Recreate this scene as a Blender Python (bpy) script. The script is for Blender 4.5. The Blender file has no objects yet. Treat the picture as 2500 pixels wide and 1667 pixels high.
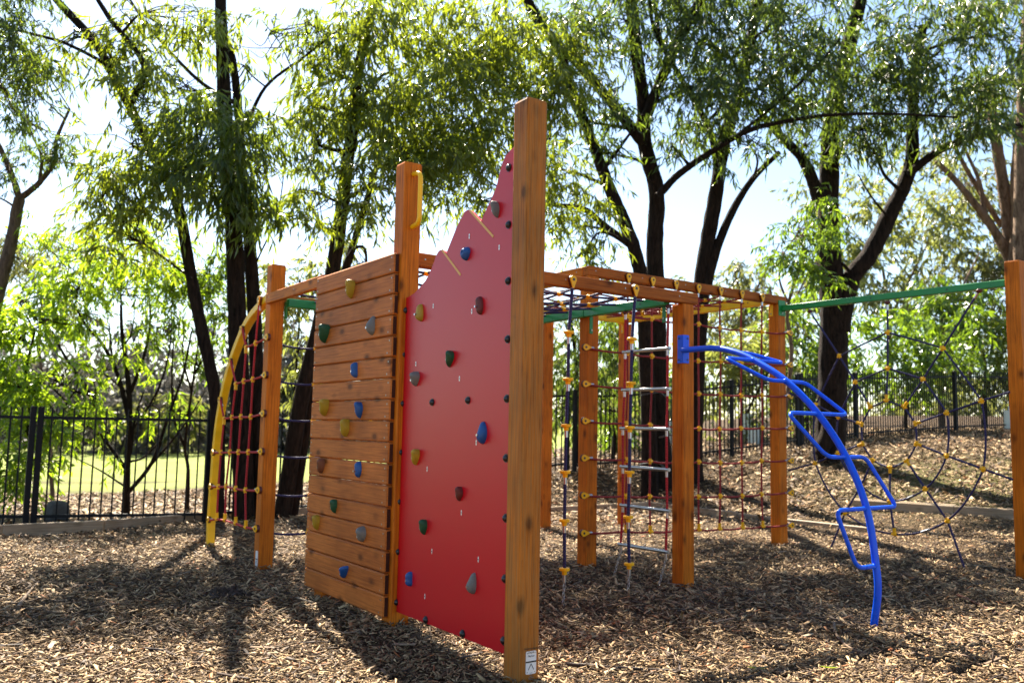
import bpy, math, random
import numpy as np
from mathutils import Vector, Matrix
rng = np.random.default_rng(7)
random.seed(7)
scene = bpy.context.scene
COL = scene.collection

# ------------------------------------------------------------------ camera
# world axes: x runs along the long beams (away to the camera's right), y along the plank wall (away to the left)
FPX, PITCH, ROLL, PSI, EYE = 2124.87, .1000, .0193, -.6081, 1.275
RH = np.array([math.cos(PSI), math.sin(PSI), 0.])          # horizontal right
FH = np.array([-math.sin(PSI), math.cos(PSI), 0.])         # horizontal forward
ZU = np.array([0, 0, 1.])
FWD = math.cos(PITCH) * FH + math.sin(PITCH) * ZU
UP0 = -math.sin(PITCH) * FH + math.cos(PITCH) * ZU
RGT = math.cos(ROLL) * RH + math.sin(ROLL) * UP0
UPV = -math.sin(ROLL) * RH + math.cos(ROLL) * UP0
EYEP = np.array([0, 0, EYE])
cam = bpy.data.cameras.new('camera')
cam_o = bpy.data.objects.new('camera', cam)
COL.objects.link(cam_o)
cam_o.matrix_world = Matrix(((RGT[0], UPV[0], -FWD[0], 0), (RGT[1], UPV[1], -FWD[1], 0), (RGT[2], UPV[2], -FWD[2], EYE), (0, 0, 0, 1)))
cam.sensor_width = 36
cam.lens = FPX / 2500 * 36
cam.clip_end = 2000
cam.clip_start = .05
cam.dof.use_dof = True
cam.dof.focus_distance = 5.2
cam.dof.aperture_fstop = 2.4
scene.camera = cam_o

# ------------------------------------------------------------------ sky, sun, exposure
SUN_EL = math.radians(48)
sa = -.41 * RH + FH
sa /= np.linalg.norm(sa)                                    # horizontal direction towards the sun
SUN = np.array([sa[0] * math.cos(SUN_EL), sa[1] * math.cos(SUN_EL), math.sin(SUN_EL)])
w = bpy.data.worlds.new('World')
scene.world = w
w.use_nodes = True
nt = w.node_tree
sky = nt.nodes.new('ShaderNodeTexSky')
sky.sky_type = 'NISHITA'
sky.sun_disc = False
sky.sun_elevation = SUN_EL
sky.sun_rotation = math.atan2(sa[0], sa[1])
sky.air_density = 1.0
sky.dust_density = .5
sky.ozone_density = 1.0
bg = nt.nodes['Background']
bg.inputs[1].default_value = .05
nt.links.new(sky.outputs[0], bg.inputs[0])
sl = bpy.data.lights.new('sun', 'SUN')
sl.energy = 5.0
sl.angle = math.radians(.55)
sl.color = (1, .90, .74)
so = bpy.data.objects.new('sun', sl)
COL.objects.link(so)
so.rotation_euler = Vector(SUN).to_track_quat('Z', 'Y').to_euler()
scene.view_settings.view_transform = 'Standard'
scene.view_settings.look = 'None'
scene.view_settings.exposure = 2.45
scene.view_settings.gamma = 1
scene.cycles.use_denoising = True
scene.cycles.max_bounces = 8
scene.cycles.transparent_max_bounces = 4
scene.cycles.sample_clamp_indirect = 6


# ------------------------------------------------------------------ placing helpers (source photo pixels -> a plane of the real structure)
def ray(px, py):
    return FWD + RGT * (px - 1250) / FPX - UPV * (py - 833.5) / FPX


def at(px, py, ax, val):
    d = ray(px, py)
    i = 'xyz'.index(ax)
    return EYEP + d * ((val - EYEP[i]) / d[i])


def deep(px, py, depth):
    return EYEP + ray(px, py) * depth


def rd(r, d, z=0.):
    p = RH * r + FH * d
    return np.array([p[0], p[1], z])


DS = 2500 / 2352.

# ------------------------------------------------------------------ terrain
_ctrl = []
for r, d, z in [(-30, -10, 0), (30, -10, 0), (0, -5, 0), (-4, 2, 0), (0, 2, 0), (4, 2, 0), (-4, 5, 0), (0, 5, 0), (5, 5, 0), (-7, 9, 0), (-4, 9, 0), (0, 9, 0), (3.2, 9, .05), (6.5, 9, .08),
                (0, 12, 0), (-4, 11, 0), (-9, 11, -.08), (2, 12.2, .02), (10, 9, .1), (14, 9, .3), (4.7, 12.6, .14), (7.2, 12.2, .24), (11, 12, .4), (2.3, 14.6, .12), (-2, 14, .05), (-6, 14, -.15), (-12, 15, -.2),
                (-6, 30, -.4), (-18, 30, -.4), (-14, 60, -.2), (-40, 60, -.2), (0, 40, .3), (10, 45, 1.9), (30, 45, 2.4), (40, 25, 2.2), (25, 15, 1.0), (60, 80, 3), (0, 90, .5), (-60, 90, 0), (-40, 20, -.3), (30, 0, .2)]:
    _ctrl.append((r, d, z))
for px, py, dd in [(1384, 1150, 15.9), (1787, 1111, 17.3), (1947, 1088, 18.1), (2090, 1070, 19.6), (2334, 1050, 21.9), (2433, 1043, 25), (2030, 1115, 16.4)]:
    p = deep(px, py, dd)
    _ctrl.append((p @ RH, p @ FH, p[2]))
_ctrl = np.array(_ctrl)


def _phi(r2):
    return .5 * r2 * np.log(r2 + 1e-9)


def _fit():
    X = _ctrl[:, :2]
    n = len(X)
    A = _phi(((X[:, None] - X[None]) ** 2).sum(-1)) + np.eye(n) * 1.0
    P = np.c_[np.ones(n), X]
    M = np.block([[A, P], [P.T, np.zeros((3, 3))]])
    return np.linalg.solve(M, np.r_[_ctrl[:, 2], 0, 0, 0])


_tw = _fit()


def ground_rd(r, d):
    r = np.asarray(r, float)
    d = np.asarray(d, float)
    sh = r.shape
    q = np.c_[r.ravel(), d.ravel()]
    out = np.empty(len(q))
    for a in range(0, len(q), 20000):
        s = q[a:a + 20000]
        out[a:a + 20000] = _phi(((s[:, None] - _ctrl[None, :, :2]) ** 2).sum(-1)) @ _tw[:-3] + _tw[-3] + s @ _tw[-2:]
    # little humps in the loose chips
    h = .018 * np.sin(q[:, 0] * 2.1 + 1.3 * np.sin(q[:, 1] * 1.1)) * np.sin(q[:, 1] * 1.7 + .6) + .008 * np.sin(q[:, 0] * 6.3 + q[:, 1] * 3.1)
    out = np.clip(out, -.6, 4) + h - .022
    return out.reshape(sh)


def ground(p):
    return float(ground_rd(np.array([p[0] * RH[0] + p[1] * RH[1]]), np.array([p[0] * FH[0] + p[1] * FH[1]]))[0])


# ------------------------------------------------------------------ materials
def nodes_of(m):
    m.use_nodes = True
    t = m.node_tree
    return t, t.nodes['Principled BSDF']


def N(t, kind, **kw):
    n = t.nodes.new(kind)
    for k, v in kw.items():
        if k.startswith('i_'):
            key = k[2:]
            n.inputs[int(key) if key.isdigit() else key.replace('_', ' ')].default_value = v
        else:
            setattr(n, k, v)
    return n


def ramp(t, stops):
    n = t.nodes.new('ShaderNodeValToRGB')
    e = n.color_ramp.elements
    while len(e) < len(stops):
        e.new(.5)
    for a, (p, c) in zip(e, stops):
        a.position = p
        a.color = (*c, 1) if len(c) == 3 else c
    return n


def mix(t, fac, a, b, blend='MIX'):
    n = t.nodes.new('ShaderNodeMix')
    n.data_type = 'RGBA'
    n.blend_type = blend
    for sock, v in ((n.inputs[0], fac), (n.inputs[6], a), (n.inputs[7], b)):
        if hasattr(v, 'is_output'):
            t.links.new(v, sock)
        else:
            sock.default_value = v if isinstance(v, (int, float)) else (*v, 1)
    return n.outputs[2]


def plain(name, col, rough=.5, metal=0., spec=.5, bump=0., bscale=60, var=0.):
    m = bpy.data.materials.new(name)
    t, b = nodes_of(m)
    b.inputs['Base Color'].default_value = (*col, 1)
    b.inputs['Roughness'].default_value = rough
    b.inputs['Metallic'].default_value = metal
    b.inputs['Specular IOR Level'].default_value = spec
    tc = N(t, 'ShaderNodeTexCoord')
    if var:
        no = N(t, 'ShaderNodeTexNoise', i_Scale=7., i_Detail=6.)
        t.links.new(tc.outputs['Object'], no.inputs['Vector'])
        r = ramp(t, [(.35, tuple(c * (1 - var) for c in col)), (.65, tuple(min(1, c * (1 + var * .6)) for c in col))])
        t.links.new(no.outputs[0], r.inputs[0])
        t.links.new(r.outputs[0], b.inputs['Base Color'])
        r2 = ramp(t, [(.3, (rough * .8,) * 3), (.7, (min(1, rough * 1.25),) * 3)])
        t.links.new(no.outputs[0], r2.inputs[0])
        t.links.new(r2.outputs[0], b.inputs['Roughness'])
    if bump:
        no = N(t, 'ShaderNodeTexNoise', i_Scale=float(bscale), i_Detail=3.)
        t.links.new(tc.outputs['Object'], no.inputs['Vector'])
        bp = N(t, 'ShaderNodeBump', i_Strength=bump, i_Distance=.01)
        t.links.new(no.outputs[0], bp.inputs['Height'])
        t.links.new(bp.outputs[0], b.inputs['Normal'])
    return m


def timber(name, axis, base, dark, grey=0., knot=1.0):
    """oiled softwood: grain along one axis, oval knots, drying marks"""
    m = bpy.data.materials.new(name)
    t, b = nodes_of(m)
    tc = N(t, 'ShaderNodeTexCoord')
    sc = [26., 26., 26.]
    sc[axis] = .9
    mp = N(t, 'ShaderNodeMapping')
    mp.inputs['Scale'].default_value = sc
    t.links.new(tc.outputs['Object'], mp.inputs['Vector'])
    grain = N(t, 'ShaderNodeTexNoise', i_Scale=3.2, i_Detail=7., i_Roughness=.62, i_Distortion=.6)
    t.links.new(mp.outputs[0], grain.inputs['Vector'])
    big = N(t, 'ShaderNodeTexNoise', i_Scale=2.3, i_Detail=4.)
    t.links.new(tc.outputs['Object'], big.inputs['Vector'])
    g = ramp(t, [(.3, dark), (.52, base), (.75, tuple(min(1, c * 1.25) for c in base))])
    t.links.new(grain.outputs[0], g.inputs[0])
    bigr = ramp(t, [(.35, (.72, .68, .66)), (.6, (1.08, 1.06, 1.04))])
    t.links.new(big.outputs[0], bigr.inputs[0])
    col = mix(t, .85, g.outputs[0], bigr.outputs[0], 'MULTIPLY')
    # knots
    ks = [7.5, 7.5, 7.5]
    ks[axis] = 4.2
    mk = N(t, 'ShaderNodeMapping')
    mk.inputs['Scale'].default_value = ks
    t.links.new(tc.outputs['Object'], mk.inputs['Vector'])
    wob = N(t, 'ShaderNodeTexNoise', i_Scale=9., i_Detail=2.)
    t.links.new(mk.outputs[0], wob.inputs['Vector'])
    addv = N(t, 'ShaderNodeMix', data_type='VECTOR')
    addv.inputs[0].default_value = .06
    t.links.new(mk.outputs[0], addv.inputs[4])
    t.links.new(wob.outputs['Color'], addv.inputs[5])
    vo = N(t, 'ShaderNodeTexVoronoi', i_Scale=1.0)
    t.links.new(addv.outputs[1], vo.inputs['Vector'])
    kr = ramp(t, [(.0, (1, 1, 1)), (.09, (.95, .95, .95)), (.16, (.45, .45, .45)), (.27, (0, 0, 0))])
    t.links.new(vo.outputs['Distance'], kr.inputs[0])
    kf = N(t, 'ShaderNodeMath', operation='MULTIPLY', i_1=.85 * knot)
    t.links.new(kr.outputs[0], kf.inputs[0])
    col = mix(t, kf.outputs[0], col, tuple(c * .3 for c in dark))
    # smudges
    sm = N(t, 'ShaderNodeTexNoise', i_Scale=11., i_Detail=5., i_Roughness=.7)
    t.links.new(tc.outputs['Object'], sm.inputs['Vector'])
    sr = ramp(t, [(.64, (0, 0, 0)), (.80, (.5, .5, .5))])
    t.links.new(sm.outputs[0], sr.inputs[0])
    col = mix(t, sr.outputs[0], col, tuple(c * .5 for c in dark))
    if grey:
        gn = N(t, 'ShaderNodeTexNoise', i_Scale=4., i_Detail=8., i_Roughness=.7)
        t.links.new(mp.outputs[0], gn.inputs['Vector'])
        gr = ramp(t, [(.42, (0, 0, 0)), (.62, (grey,) * 3)])
        t.links.new(gn.outputs[0], gr.inputs[0])
        col = mix(t, gr.outputs[0], col, (.27, .175, .065))
    t.links.new(col, b.inputs['Base Color'])
    b.inputs['Roughness'].default_value = .55
    b.inputs['Specular IOR Level'].default_value = .14
    bp = N(t, 'ShaderNodeBump', i_Strength=.25, i_Distance=.004)
    t.links.new(grain.outputs[0], bp.inputs['Height'])
    t.links.new(bp.outputs[0], b.inputs['Normal'])
    return m


ORANGE, ODARK = (.56, .150, .008), (.30, .064, .003)
M = {}
M['post'] = timber('stained_post_timber', 2, ORANGE, ODARK)
M['old_post'] = timber('weathered_post_timber', 2, (.45, .14, .014), (.20, .055, .006), .45)
M['beam_x'] = timber('stained_beam_timber', 0, (.38, .105, .011), (.20, .045, .005))
M['beam_y'] = timber('stained_rail_timber', 1, (.52, .150, .010), (.30, .068, .005))
M['plank'] = timber('stained_plank_timber', 1, (.47, .140, .024), (.29, .072, .011), 0, 1.0)
M['sleeper'] = timber('grey_sleeper_timber', 0, (.30, .24, .17), (.17, .13, .09), .3, .6)
M['endgrain'] = plain('dark_sawn_end_grain', (.055, .017, .009), .7, 0, .2, .3, 90, .3)
M['redstick'] = plain('reddish_bark_strip', (.11, .045, .028), .8, 0, .2, .4, 60, .3)
M['red'] = plain('red_sheet_plastic', (.50, .0006, .008), .36, 0, .38, .05, 260, 0.)
M['core'] = plain('yellow_core_plastic', (.72, .36, .06), .5)
M['capblack'] = plain('black_cap_plastic', (.012, .012, .014), .3)
M['screw'] = plain('steel_screw', (.35, .33, .30), .4, 1.)
M['slot'] = plain('pale_insert_metal', (.75, .74, .70), .35, .3)
M['green'] = plain('green_painted_metal', (.010, .22, .042), .32, 0, .4, 0, 60, .12)
M['yellow'] = plain('yellow_painted_metal', (.88, .48, .006), .36, 0, .35, 0, 60, .1)
M['blue'] = plain('blue_painted_metal', (.001, .085, .72), .3, 0, .35, 0, 60, .08)
M['yplastic'] = plain('yellow_connector_plastic', (.95, .46, .003), .4, 0, .3, .05, 90, .12)
M['silver'] = plain('brushed_aluminium', (.46, .46, .48), .3, 1.)
M['steel'] = plain('galvanised_chain_steel', (.42, .41, .39), .4, 1.)
M['maroonback'] = plain('dark_red_anchor_plastic', (.085, .012, .006), .45)
M['fence'] = plain('black_fence_metal', (.006, .006, .007), .6, 0, .2)
M['plaque'] = plain('white_plaque', (.72, .70, .68), .4)
M['ink'] = plain('black_ink', (.01, .01, .01), .6)
M['inkgrey'] = plain('grey_ink', (.22, .21, .2), .6)
M['hgrey'] = plain('grey_hold_resin', (.17, .165, .15), .6, 0, .4, .4, 130, .25)
M['hblue'] = plain('blue_hold_resin', (.006, .075, .27), .42, 0, .5, .3, 130, .2)
M['hyellow'] = plain('mustard_hold_resin', (.40, .25, .012), .5, 0, .5, .3, 130, .22)
M['hgreen'] = plain('green_hold_resin', (.006, .075, .03), .45, 0, .5, .3, 130, .2)
M['hmaroon'] = plain('maroon_hold_resin', (.13, .022, .016), .5, 0, .5, .4, 130, .3)
M['hbrown'] = plain('brown_hold_resin', (.19, .065, .03), .5, 0, .5, .4, 130, .3)
M['stone'] = plain('grey_stone', (.09, .085, .075), .85, 0, .3, .7, 12, .4)
M['guard'] = plain('pale_tree_guard', (.62, .70, .68), .5)
M['darkplastic'] = plain('black_scoop_plastic', (.015, .018, .02), .35)
M['stick'] = plain('dry_bark_stick', (.17, .115, .075), .8, 0, .3, .5, 60, .35)
M['darkstick'] = plain('dark_bark_stick', (.05, .035, .028), .8, 0, .3, .5, 60, .35)


def rope_mat(name, col):
    m = bpy.data.materials.new(name)
    t, b = nodes_of(m)
    tc = N(t, 'ShaderNodeTexCoord')
    wv = N(t, 'ShaderNodeTexWave', i_Scale=26., i_Distortion=2.5, i_Detail=2.)
    wv.bands_direction = 'DIAGONAL'
    t.links.new(tc.outputs['Object'], wv.inputs['Vector'])
    r = ramp(t, [(.2, tuple(c * .55 for c in col)), (.7, col)])
    t.links.new(wv.outputs['Fac'], r.inputs[0])
    t.links.new(r.outputs[0], b.inputs['Base Color'])
    bp = N(t, 'ShaderNodeBump', i_Strength=.5, i_Distance=.004)
    t.links.new(wv.outputs['Fac'], bp.inputs['Height'])
    t.links.new(bp.outputs[0], b.inputs['Normal'])
    b.inputs['Roughness'].default_value = .7
    return m


M['redrope'] = rope_mat('red_braided_rope', (.30, .010, .008))
M['bluerope'] = rope_mat('purple_blue_braided_rope', (.020, .014, .085))
M['brightrope'] = rope_mat('bright_red_braided_rope', (.48, .008, .012))


def bark(name, c0, c1, scale=(9, 9, 1.6)):
    m = bpy.data.materials.new(name)
    t, b = nodes_of(m)
    tc = N(t, 'ShaderNodeTexCoord')
    mp = N(t, 'ShaderNodeMapping')
    mp.inputs['Scale'].default_value = scale
    t.links.new(tc.outputs['Object'], mp.inputs['Vector'])
    n = N(t, 'ShaderNodeTexNoise', i_Scale=2.5, i_Detail=9., i_Roughness=.68, i_Distortion=.8)
    t.links.new(mp.outputs[0], n.inputs['Vector'])
    r = ramp(t, [(.35, c0), (.65, c1)])
    t.links.new(n.outputs[0], r.inputs[0])
    t.links.new(r.outputs[0], b.inputs['Base Color'])
    b.inputs['Roughness'].default_value = .9
    b.inputs['Specular IOR Level'].default_value = .12
    bp = N(t, 'ShaderNodeBump', i_Strength=1.0, i_Distance=.07)
    t.links.new(n.outputs[0], bp.inputs['Height'])
    t.links.new(bp.outputs[0], b.inputs['Normal'])
    return m


M['darkbark'] = bark('dark_ironbark', (.0045, .003, .0025), (.036, .023, .016))
M['brownbark'] = bark('brown_stringy_bark', (.010, .006, .004), (.045, .027, .017))
M['palebark'] = bark('pale_smooth_bark', (.07, .045, .03), (.24, .165, .115), (4, 4, 1.2))
M['greybark'] = bark('grey_brown_bark', (.06, .045, .035), (.19, .14, .10))


def leaf_mat(name, c_a, c_b, trans, tfac=.45, rough=.38):
    m = bpy.data.materials.new(name)
    t, b = nodes_of(m)
    out = t.nodes['Material Output']
    geo = N(t, 'ShaderNodeNewGeometry')
    r = ramp(t, [(.0, c_a), (1., c_b)])
    t.links.new(geo.outputs['Random Per Island'], r.inputs[0])
    t.links.new(r.outputs[0], b.inputs['Base Color'])
    b.inputs['Roughness'].default_value = rough
    b.inputs['Specular IOR Level'].default_value = .5
    tr = N(t, 'ShaderNodeBsdfTranslucent')
    r2 = ramp(t, [(.0, tuple(c * .7 for c in trans)), (1., tuple(min(1, c * 1.3) for c in trans))])
    t.links.new(geo.outputs['Random Per Island'], r2.inputs[0])
    t.links.new(r2.outputs[0], tr.inputs['Color'])
    ms = N(t, 'ShaderNodeMixShader')
    ms.inputs[0].default_value = tfac
    t.links.new(b.outputs[0], ms.inputs[1])
    t.links.new(tr.outputs[0], ms.inputs[2])
    t.links.new(ms.outputs[0], out.inputs['Surface'])
    return m


M['leaf_dark'] = leaf_mat('dark_wattle_leaf', (.018, .042, .012), (.055, .095, .02), (.30, .40, .02), .36, .32)
M['leaf_shade'] = leaf_mat('deep_green_wattle_leaf', (.012, .032, .011), (.038, .070, .017), (.19, .28, .02), .35, .33)
M['leaf_mid'] = leaf_mat('mid_green_wattle_leaf', (.028, .06, .012), (.08, .12, .02), (.38, .46, .02), .38, .32)
M['leaf_bright'] = leaf_mat('bright_green_shrub_leaf', (.022, .065, .010), (.07, .13, .018), (.27, .42, .02), .36, .28)
M['leaf_lime'] = leaf_mat('backlit_lime_shrub_leaf', (.03, .085, .012), (.10, .18, .022), (.40, .58, .02), .48, .3)
M['leaf_olive'] = leaf_mat('olive_gum_leaf', (.04, .056, .02), (.11, .115, .036), (.26, .28, .06), .40, .33)
M['leaf_pale'] = leaf_mat('pale_gum_leaf', (.055, .075, .022), (.14, .155, .045), (.34, .38, .07), .40, .33)
M['leaf_grey'] = leaf_mat('grey_bare_twig', (.07, .065, .058), (.14, .125, .105), (.10, .095, .08), .25, .8)


def ground_mat():
    m = bpy.data.materials.new('mulch_and_lawn_ground')
    t, b = nodes_of(m)
    tc = N(t, 'ShaderNodeTexCoord')
    n1 = N(t, 'ShaderNodeTexNoise', i_Scale=45., i_Detail=6., i_Roughness=.7)
    t.links.new(tc.outputs['Object'], n1.inputs['Vector'])
    r1 = ramp(t, [(.3, (.012, .007, .004)), (.5, (.045, .027, .013)), (.72, (.15, .098, .048))])
    t.links.new(n1.outputs[0], r1.inputs[0])
    n2 = N(t, 'ShaderNodeTexNoise', i_Scale=3., i_Detail=6.)
    t.links.new(tc.outputs['Object'], n2.inputs['Vector'])
    r2 = ramp(t, [(.3, (.17, .13, .06)), (.42, (.12, .155, .03)), (.65, (.25, .29, .06))])
    n3 = N(t, 'ShaderNodeTexNoise', i_Scale=.55, i_Detail=10., i_Roughness=.72)
    t.links.new(tc.outputs['Object'], n3.inputs['Vector'])
    t.links.new(n3.outputs[0], r2.inputs[0])
    at_ = N(t, 'ShaderNodeAttribute', attribute_name='lawn')
    col = mix(t, at_.outputs['Fac'], r1.outputs[0], r2.outputs[0])
    t.links.new(col, b.inputs['Base Color'])
    b.inputs['Roughness'].default_value = .95
    b.inputs['Specular IOR Level'].default_value = .15
    bp = N(t, 'ShaderNodeBump', i_Strength=.8, i_Distance=.03)
    t.links.new(n1.outputs[0], bp.inputs['Height'])
    t.links.new(bp.outputs[0], b.inputs['Normal'])
    return m


def chip_mat():
    m = bpy.data.materials.new('wood_chip')
    t, b = nodes_of(m)
    geo = N(t, 'ShaderNodeNewGeometry')
    r = ramp(t, [(.0, (.03, .016, .008)), (.2, (.075, .042, .02)), (.5, (.165, .100, .045)), (.75, (.28, .185, .088)), (.93, (.44, .315, .165)), (1., (.28, .09, .022))])
    t.links.new(geo.outputs['Random Per Island'], r.inputs[0])
    t.links.new(r.outputs[0], b.inputs['Base Color'])
    b.inputs['Roughness'].default_value = .75
    b.inputs['Specular IOR Level'].default_value = .35
    return m


M['ground'] = ground_mat()
M['chip'] = chip_mat()


# ------------------------------------------------------------------ mesh helpers
class MB:
    def __init__(s):
        s.v, s.f, s.mi, s.sm = [], [], [], []

    def add(s, V, F, mi=0, smooth=False):
        o = len(s.v)
        s.v.extend([tuple(float(c) for c in p) for p in V])
        for f in F:
            s.f.append(tuple(i + o for i in f))
            s.mi.append(mi)
            s.sm.append(smooth)

    def box(s, c, ax, ay, az, mi=0, bev=0.):
        """box round c with half-axis vectors; bev = chamfer width of every edge"""
        c, ax, ay, az = (np.array(q, float) for q in (c, ax, ay, az))
        if bev <= 0:
            V = [c + i * ax + j * ay + k * az for i in (-1, 1) for j in (-1, 1) for k in (-1, 1)]
            s.add(V, [(0, 1, 3, 2), (4, 6, 7, 5), (0, 4, 5, 1), (2, 3, 7, 6), (0, 2, 6, 4), (1, 5, 7, 3)], mi)
            return
        L = [np.linalg.norm(q) for q in (ax, ay, az)]
        E = [q / l for q, l in zip((ax, ay, az), L)]
        V, idx = [], {}
        for i in (-1, 1):
            for j in (-1, 1):
                for k in (-1, 1):
                    sg = (i, j, k)
                    for d in range(3):
                        p = c.copy()
                        for q in range(3):
                            p = p + E[q] * sg[q] * (L[q] - (0 if q == d else bev))
                        idx[(sg, d)] = len(V)
                        V.append(p)
        F = []
        for d in range(3):
            a, b = (d + 1) % 3, (d + 2) % 3
            for sd in (-1, 1):
                loop = []
                for (p, q) in ((-1, -1), (1, -1), (1, 1), (-1, 1)):
                    sg = [0, 0, 0]
                    sg[d], sg[a], sg[b] = sd, p, q
                    loop.append(idx[(tuple(sg), d)])
                F.append(tuple(loop if sd > 0 else loop[::-1]))
        for d in range(3):                                   # edge strips along axis d
            a, b = (d + 1) % 3, (d + 2) % 3
            for p in (-1, 1):
                for q in (-1, 1):
                    s0, s1 = [0, 0, 0], [0, 0, 0]
                    s0[d], s0[a], s0[b] = -1, p, q
                    s1[d], s1[a], s1[b] = 1, p, q
                    f = (idx[(tuple(s0), a)], idx[(tuple(s1), a)], idx[(tuple(s1), b)], idx[(tuple(s0), b)])
                    F.append(f if p * q > 0 else f[::-1])
        for i in (-1, 1):
            for j in (-1, 1):
                for k in (-1, 1):
                    sg = (i, j, k)
                    f = (idx[(sg, 0)], idx[(sg, 1)], idx[(sg, 2)])
                    F.append(f if i * j * k > 0 else f[::-1])
        s.add(V, F, mi)

    def tube(s, pts, r, seg=10, mi=0, caps=True, smooth=True, jag=0.):
        pts = [np.array(p, float) for p in pts]
        n = len(pts)
        rs = r if hasattr(r, '__len__') else [r] * n
        T = [pts[min(i + 1, n - 1)] - pts[max(i - 1, 0)] for i in range(n)]
        T = [q / (np.linalg.norm(q) + 1e-12) for q in T]
        ref = np.array([0, 0, 1.]) if abs(T[0][2]) < .9 else np.array([1., 0, 0])
        nx = np.cross(T[0], ref)
        nx /= np.linalg.norm(nx)
        V = []
        for i in range(n):
            nx = nx - T[i] * (nx @ T[i])
            nx /= np.linalg.norm(nx) + 1e-12
            ny = np.cross(T[i], nx)
            for k in range(seg):
                a = 2 * math.pi * k / seg
                q = rs[i] * (1 + (jag * (random.random() - .5) if jag else 0))
                V.append(pts[i] + (nx * math.cos(a) + ny * math.sin(a)) * q)
        F = []
        for i in range(n - 1):
            for k in range(seg):
                k2 = (k + 1) % seg
                F.append((i * seg + k, i * seg + k2, (i + 1) * seg + k2, (i + 1) * seg + k))
        s.add(V, F, mi, smooth)
        if caps:
            s.add(V[:seg], [tuple(range(seg))[::-1]], mi)
            s.add(V[-seg:], [tuple(range(seg))], mi)

    def ball(s, c, rx, ry=None, rz=None, mi=0, seg=12, rings=8):
        ry = rx if ry is None else ry
        rz = rx if rz is None else rz
        V = []
        for i in range(rings + 1):
            th = math.pi * i / rings
            for k in range(seg):
                a = 2 * math.pi * k / seg
                V.append((c[0] + rx * math.sin(th) * math.cos(a), c[1] + ry * math.sin(th) * math.sin(a), c[2] + rz * math.cos(th)))
        F = []
        for i in range(rings):
            for k in range(seg):
                k2 = (k + 1) % seg
                F.append((i * seg + k, (i + 1) * seg + k, (i + 1) * seg + k2, i * seg + k2))
        s.add(V, F, mi, True)

    def prism(s, outline, to3, t0, t1, mi=0, mi_edge=None, smooth=False):
        """2-D outline extruded between t0 and t1; to3(a, b, t) -> point"""
        n = len(outline)
        V = [to3(a, b, t0) for a, b in outline] + [to3(a, b, t1) for a, b in outline]
        s.add(V, [tuple(range(n))[::-1], tuple(range(n, 2 * n))], mi)
        s.add(V, [(i, (i + 1) % n, n + (i + 1) % n, n + i) for i in range(n)], mi if mi_edge is None else mi_edge, smooth)

    def mesh(s, name, mats, off=(0, 0, 0)):
        me = bpy.data.meshes.new(name)
        off = tuple(float(q) for q in off)
        me.from_pydata([(a - off[0], b - off[1], c - off[2]) for a, b, c in s.v], [], s.f)
        for m in (mats if isinstance(mats, (list, tuple)) else [mats]):
            me.materials.append(m)
        me.polygons.foreach_set('material_index', s.mi)
        me.polygons.foreach_set('use_smooth', s.sm)
        me.update()
        return me

    def build(s, name, mats, parent=None, label=None):
        o = bpy.data.objects.new(name, s.mesh(name, mats, wloc(parent)))
        COL.objects.link(o)
        if parent is not None:
            o.parent = parent
        if label:
            o['label'] = label
        return o


def wloc(o):
    p = np.zeros(3)
    while o is not None:
        p += np.array(o.location)
        o = o.parent
    return p


def tag(o, label=None, cat=None, group=None, kind=None):
    for k, v in (('label', label), ('category', cat), ('group', group), ('kind', kind)):
        if v:
            o[k] = v
    return o


def thing(name, loc, label, cat, group=None):
    o = bpy.data.objects.new(name, None)
    o.empty_display_size = .2
    o.location = [float(q) for q in loc]
    COL.objects.link(o)
    return tag(o, label, cat, group)


def put(name, me, parent, p, rot=None, label=None):
    """one more object of a shared mesh at world point p under parent"""
    o = bpy.data.objects.new(name, me)
    COL.objects.link(o)
    o.parent = parent
    q = np.array(p, float) - wloc(parent)
    R = rot if rot is not None else Matrix.Identity(3)
    o.matrix_local = Matrix.Translation(q) @ R.to_4x4()
    if label:
        o['label'] = label
    return o


def frame(zdir, xhint=(0, 0, 1)):
    z = Vector([float(q) for q in zdir]).normalized()
    x = Vector([float(q) for q in xhint])
    x = (x - z * x.dot(z))
    if x.length < 1e-4:
        x = z.orthogonal()
    x.normalize()
    y = z.cross(x)
    return Matrix((x, y, z)).transposed()


def spline(P, n=8):
    P = [np.array(p, float) for p in P]
    if len(P) < 3:
        return [P[0] + (P[-1] - P[0]) * t for t in np.linspace(0, 1, n + 1)]
    Q = [2 * P[0] - P[1]] + P + [2 * P[-1] - P[-2]]
    out = []
    for i in range(1, len(Q) - 2):
        for k in range(n):
            t = k / n
            a, b, c, d = Q[i - 1:i + 3]
            out.append(.5 * (2 * b + (c - a) * t + (2 * a - 5 * b + 4 * c - d) * t * t + (3 * b - a - 3 * c + d) * t ** 3))
    out.append(P[-1])
    return out


def rounded(P, rad, n=5):
    """polyline with its corners rounded"""
    P = [np.array(p, float) for p in P]
    out = [P[0]]
    for i in range(1, len(P) - 1):
        a, b, c = P[i - 1:i + 2]
        d1, d2 = np.linalg.norm(a - b), np.linalg.norm(c - b)
        r = min(rad, d1 * .48, d2 * .48)
        p, q = b + (a - b) / d1 * r, b + (c - b) / d2 * r
        for k in range(n + 1):
            t = k / n
            out.append((1 - t) ** 2 * p + 2 * t * (1 - t) * b + t * t * q)
    out.append(P[-1])
    return out


X, Y, Z = np.eye(3)

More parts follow.
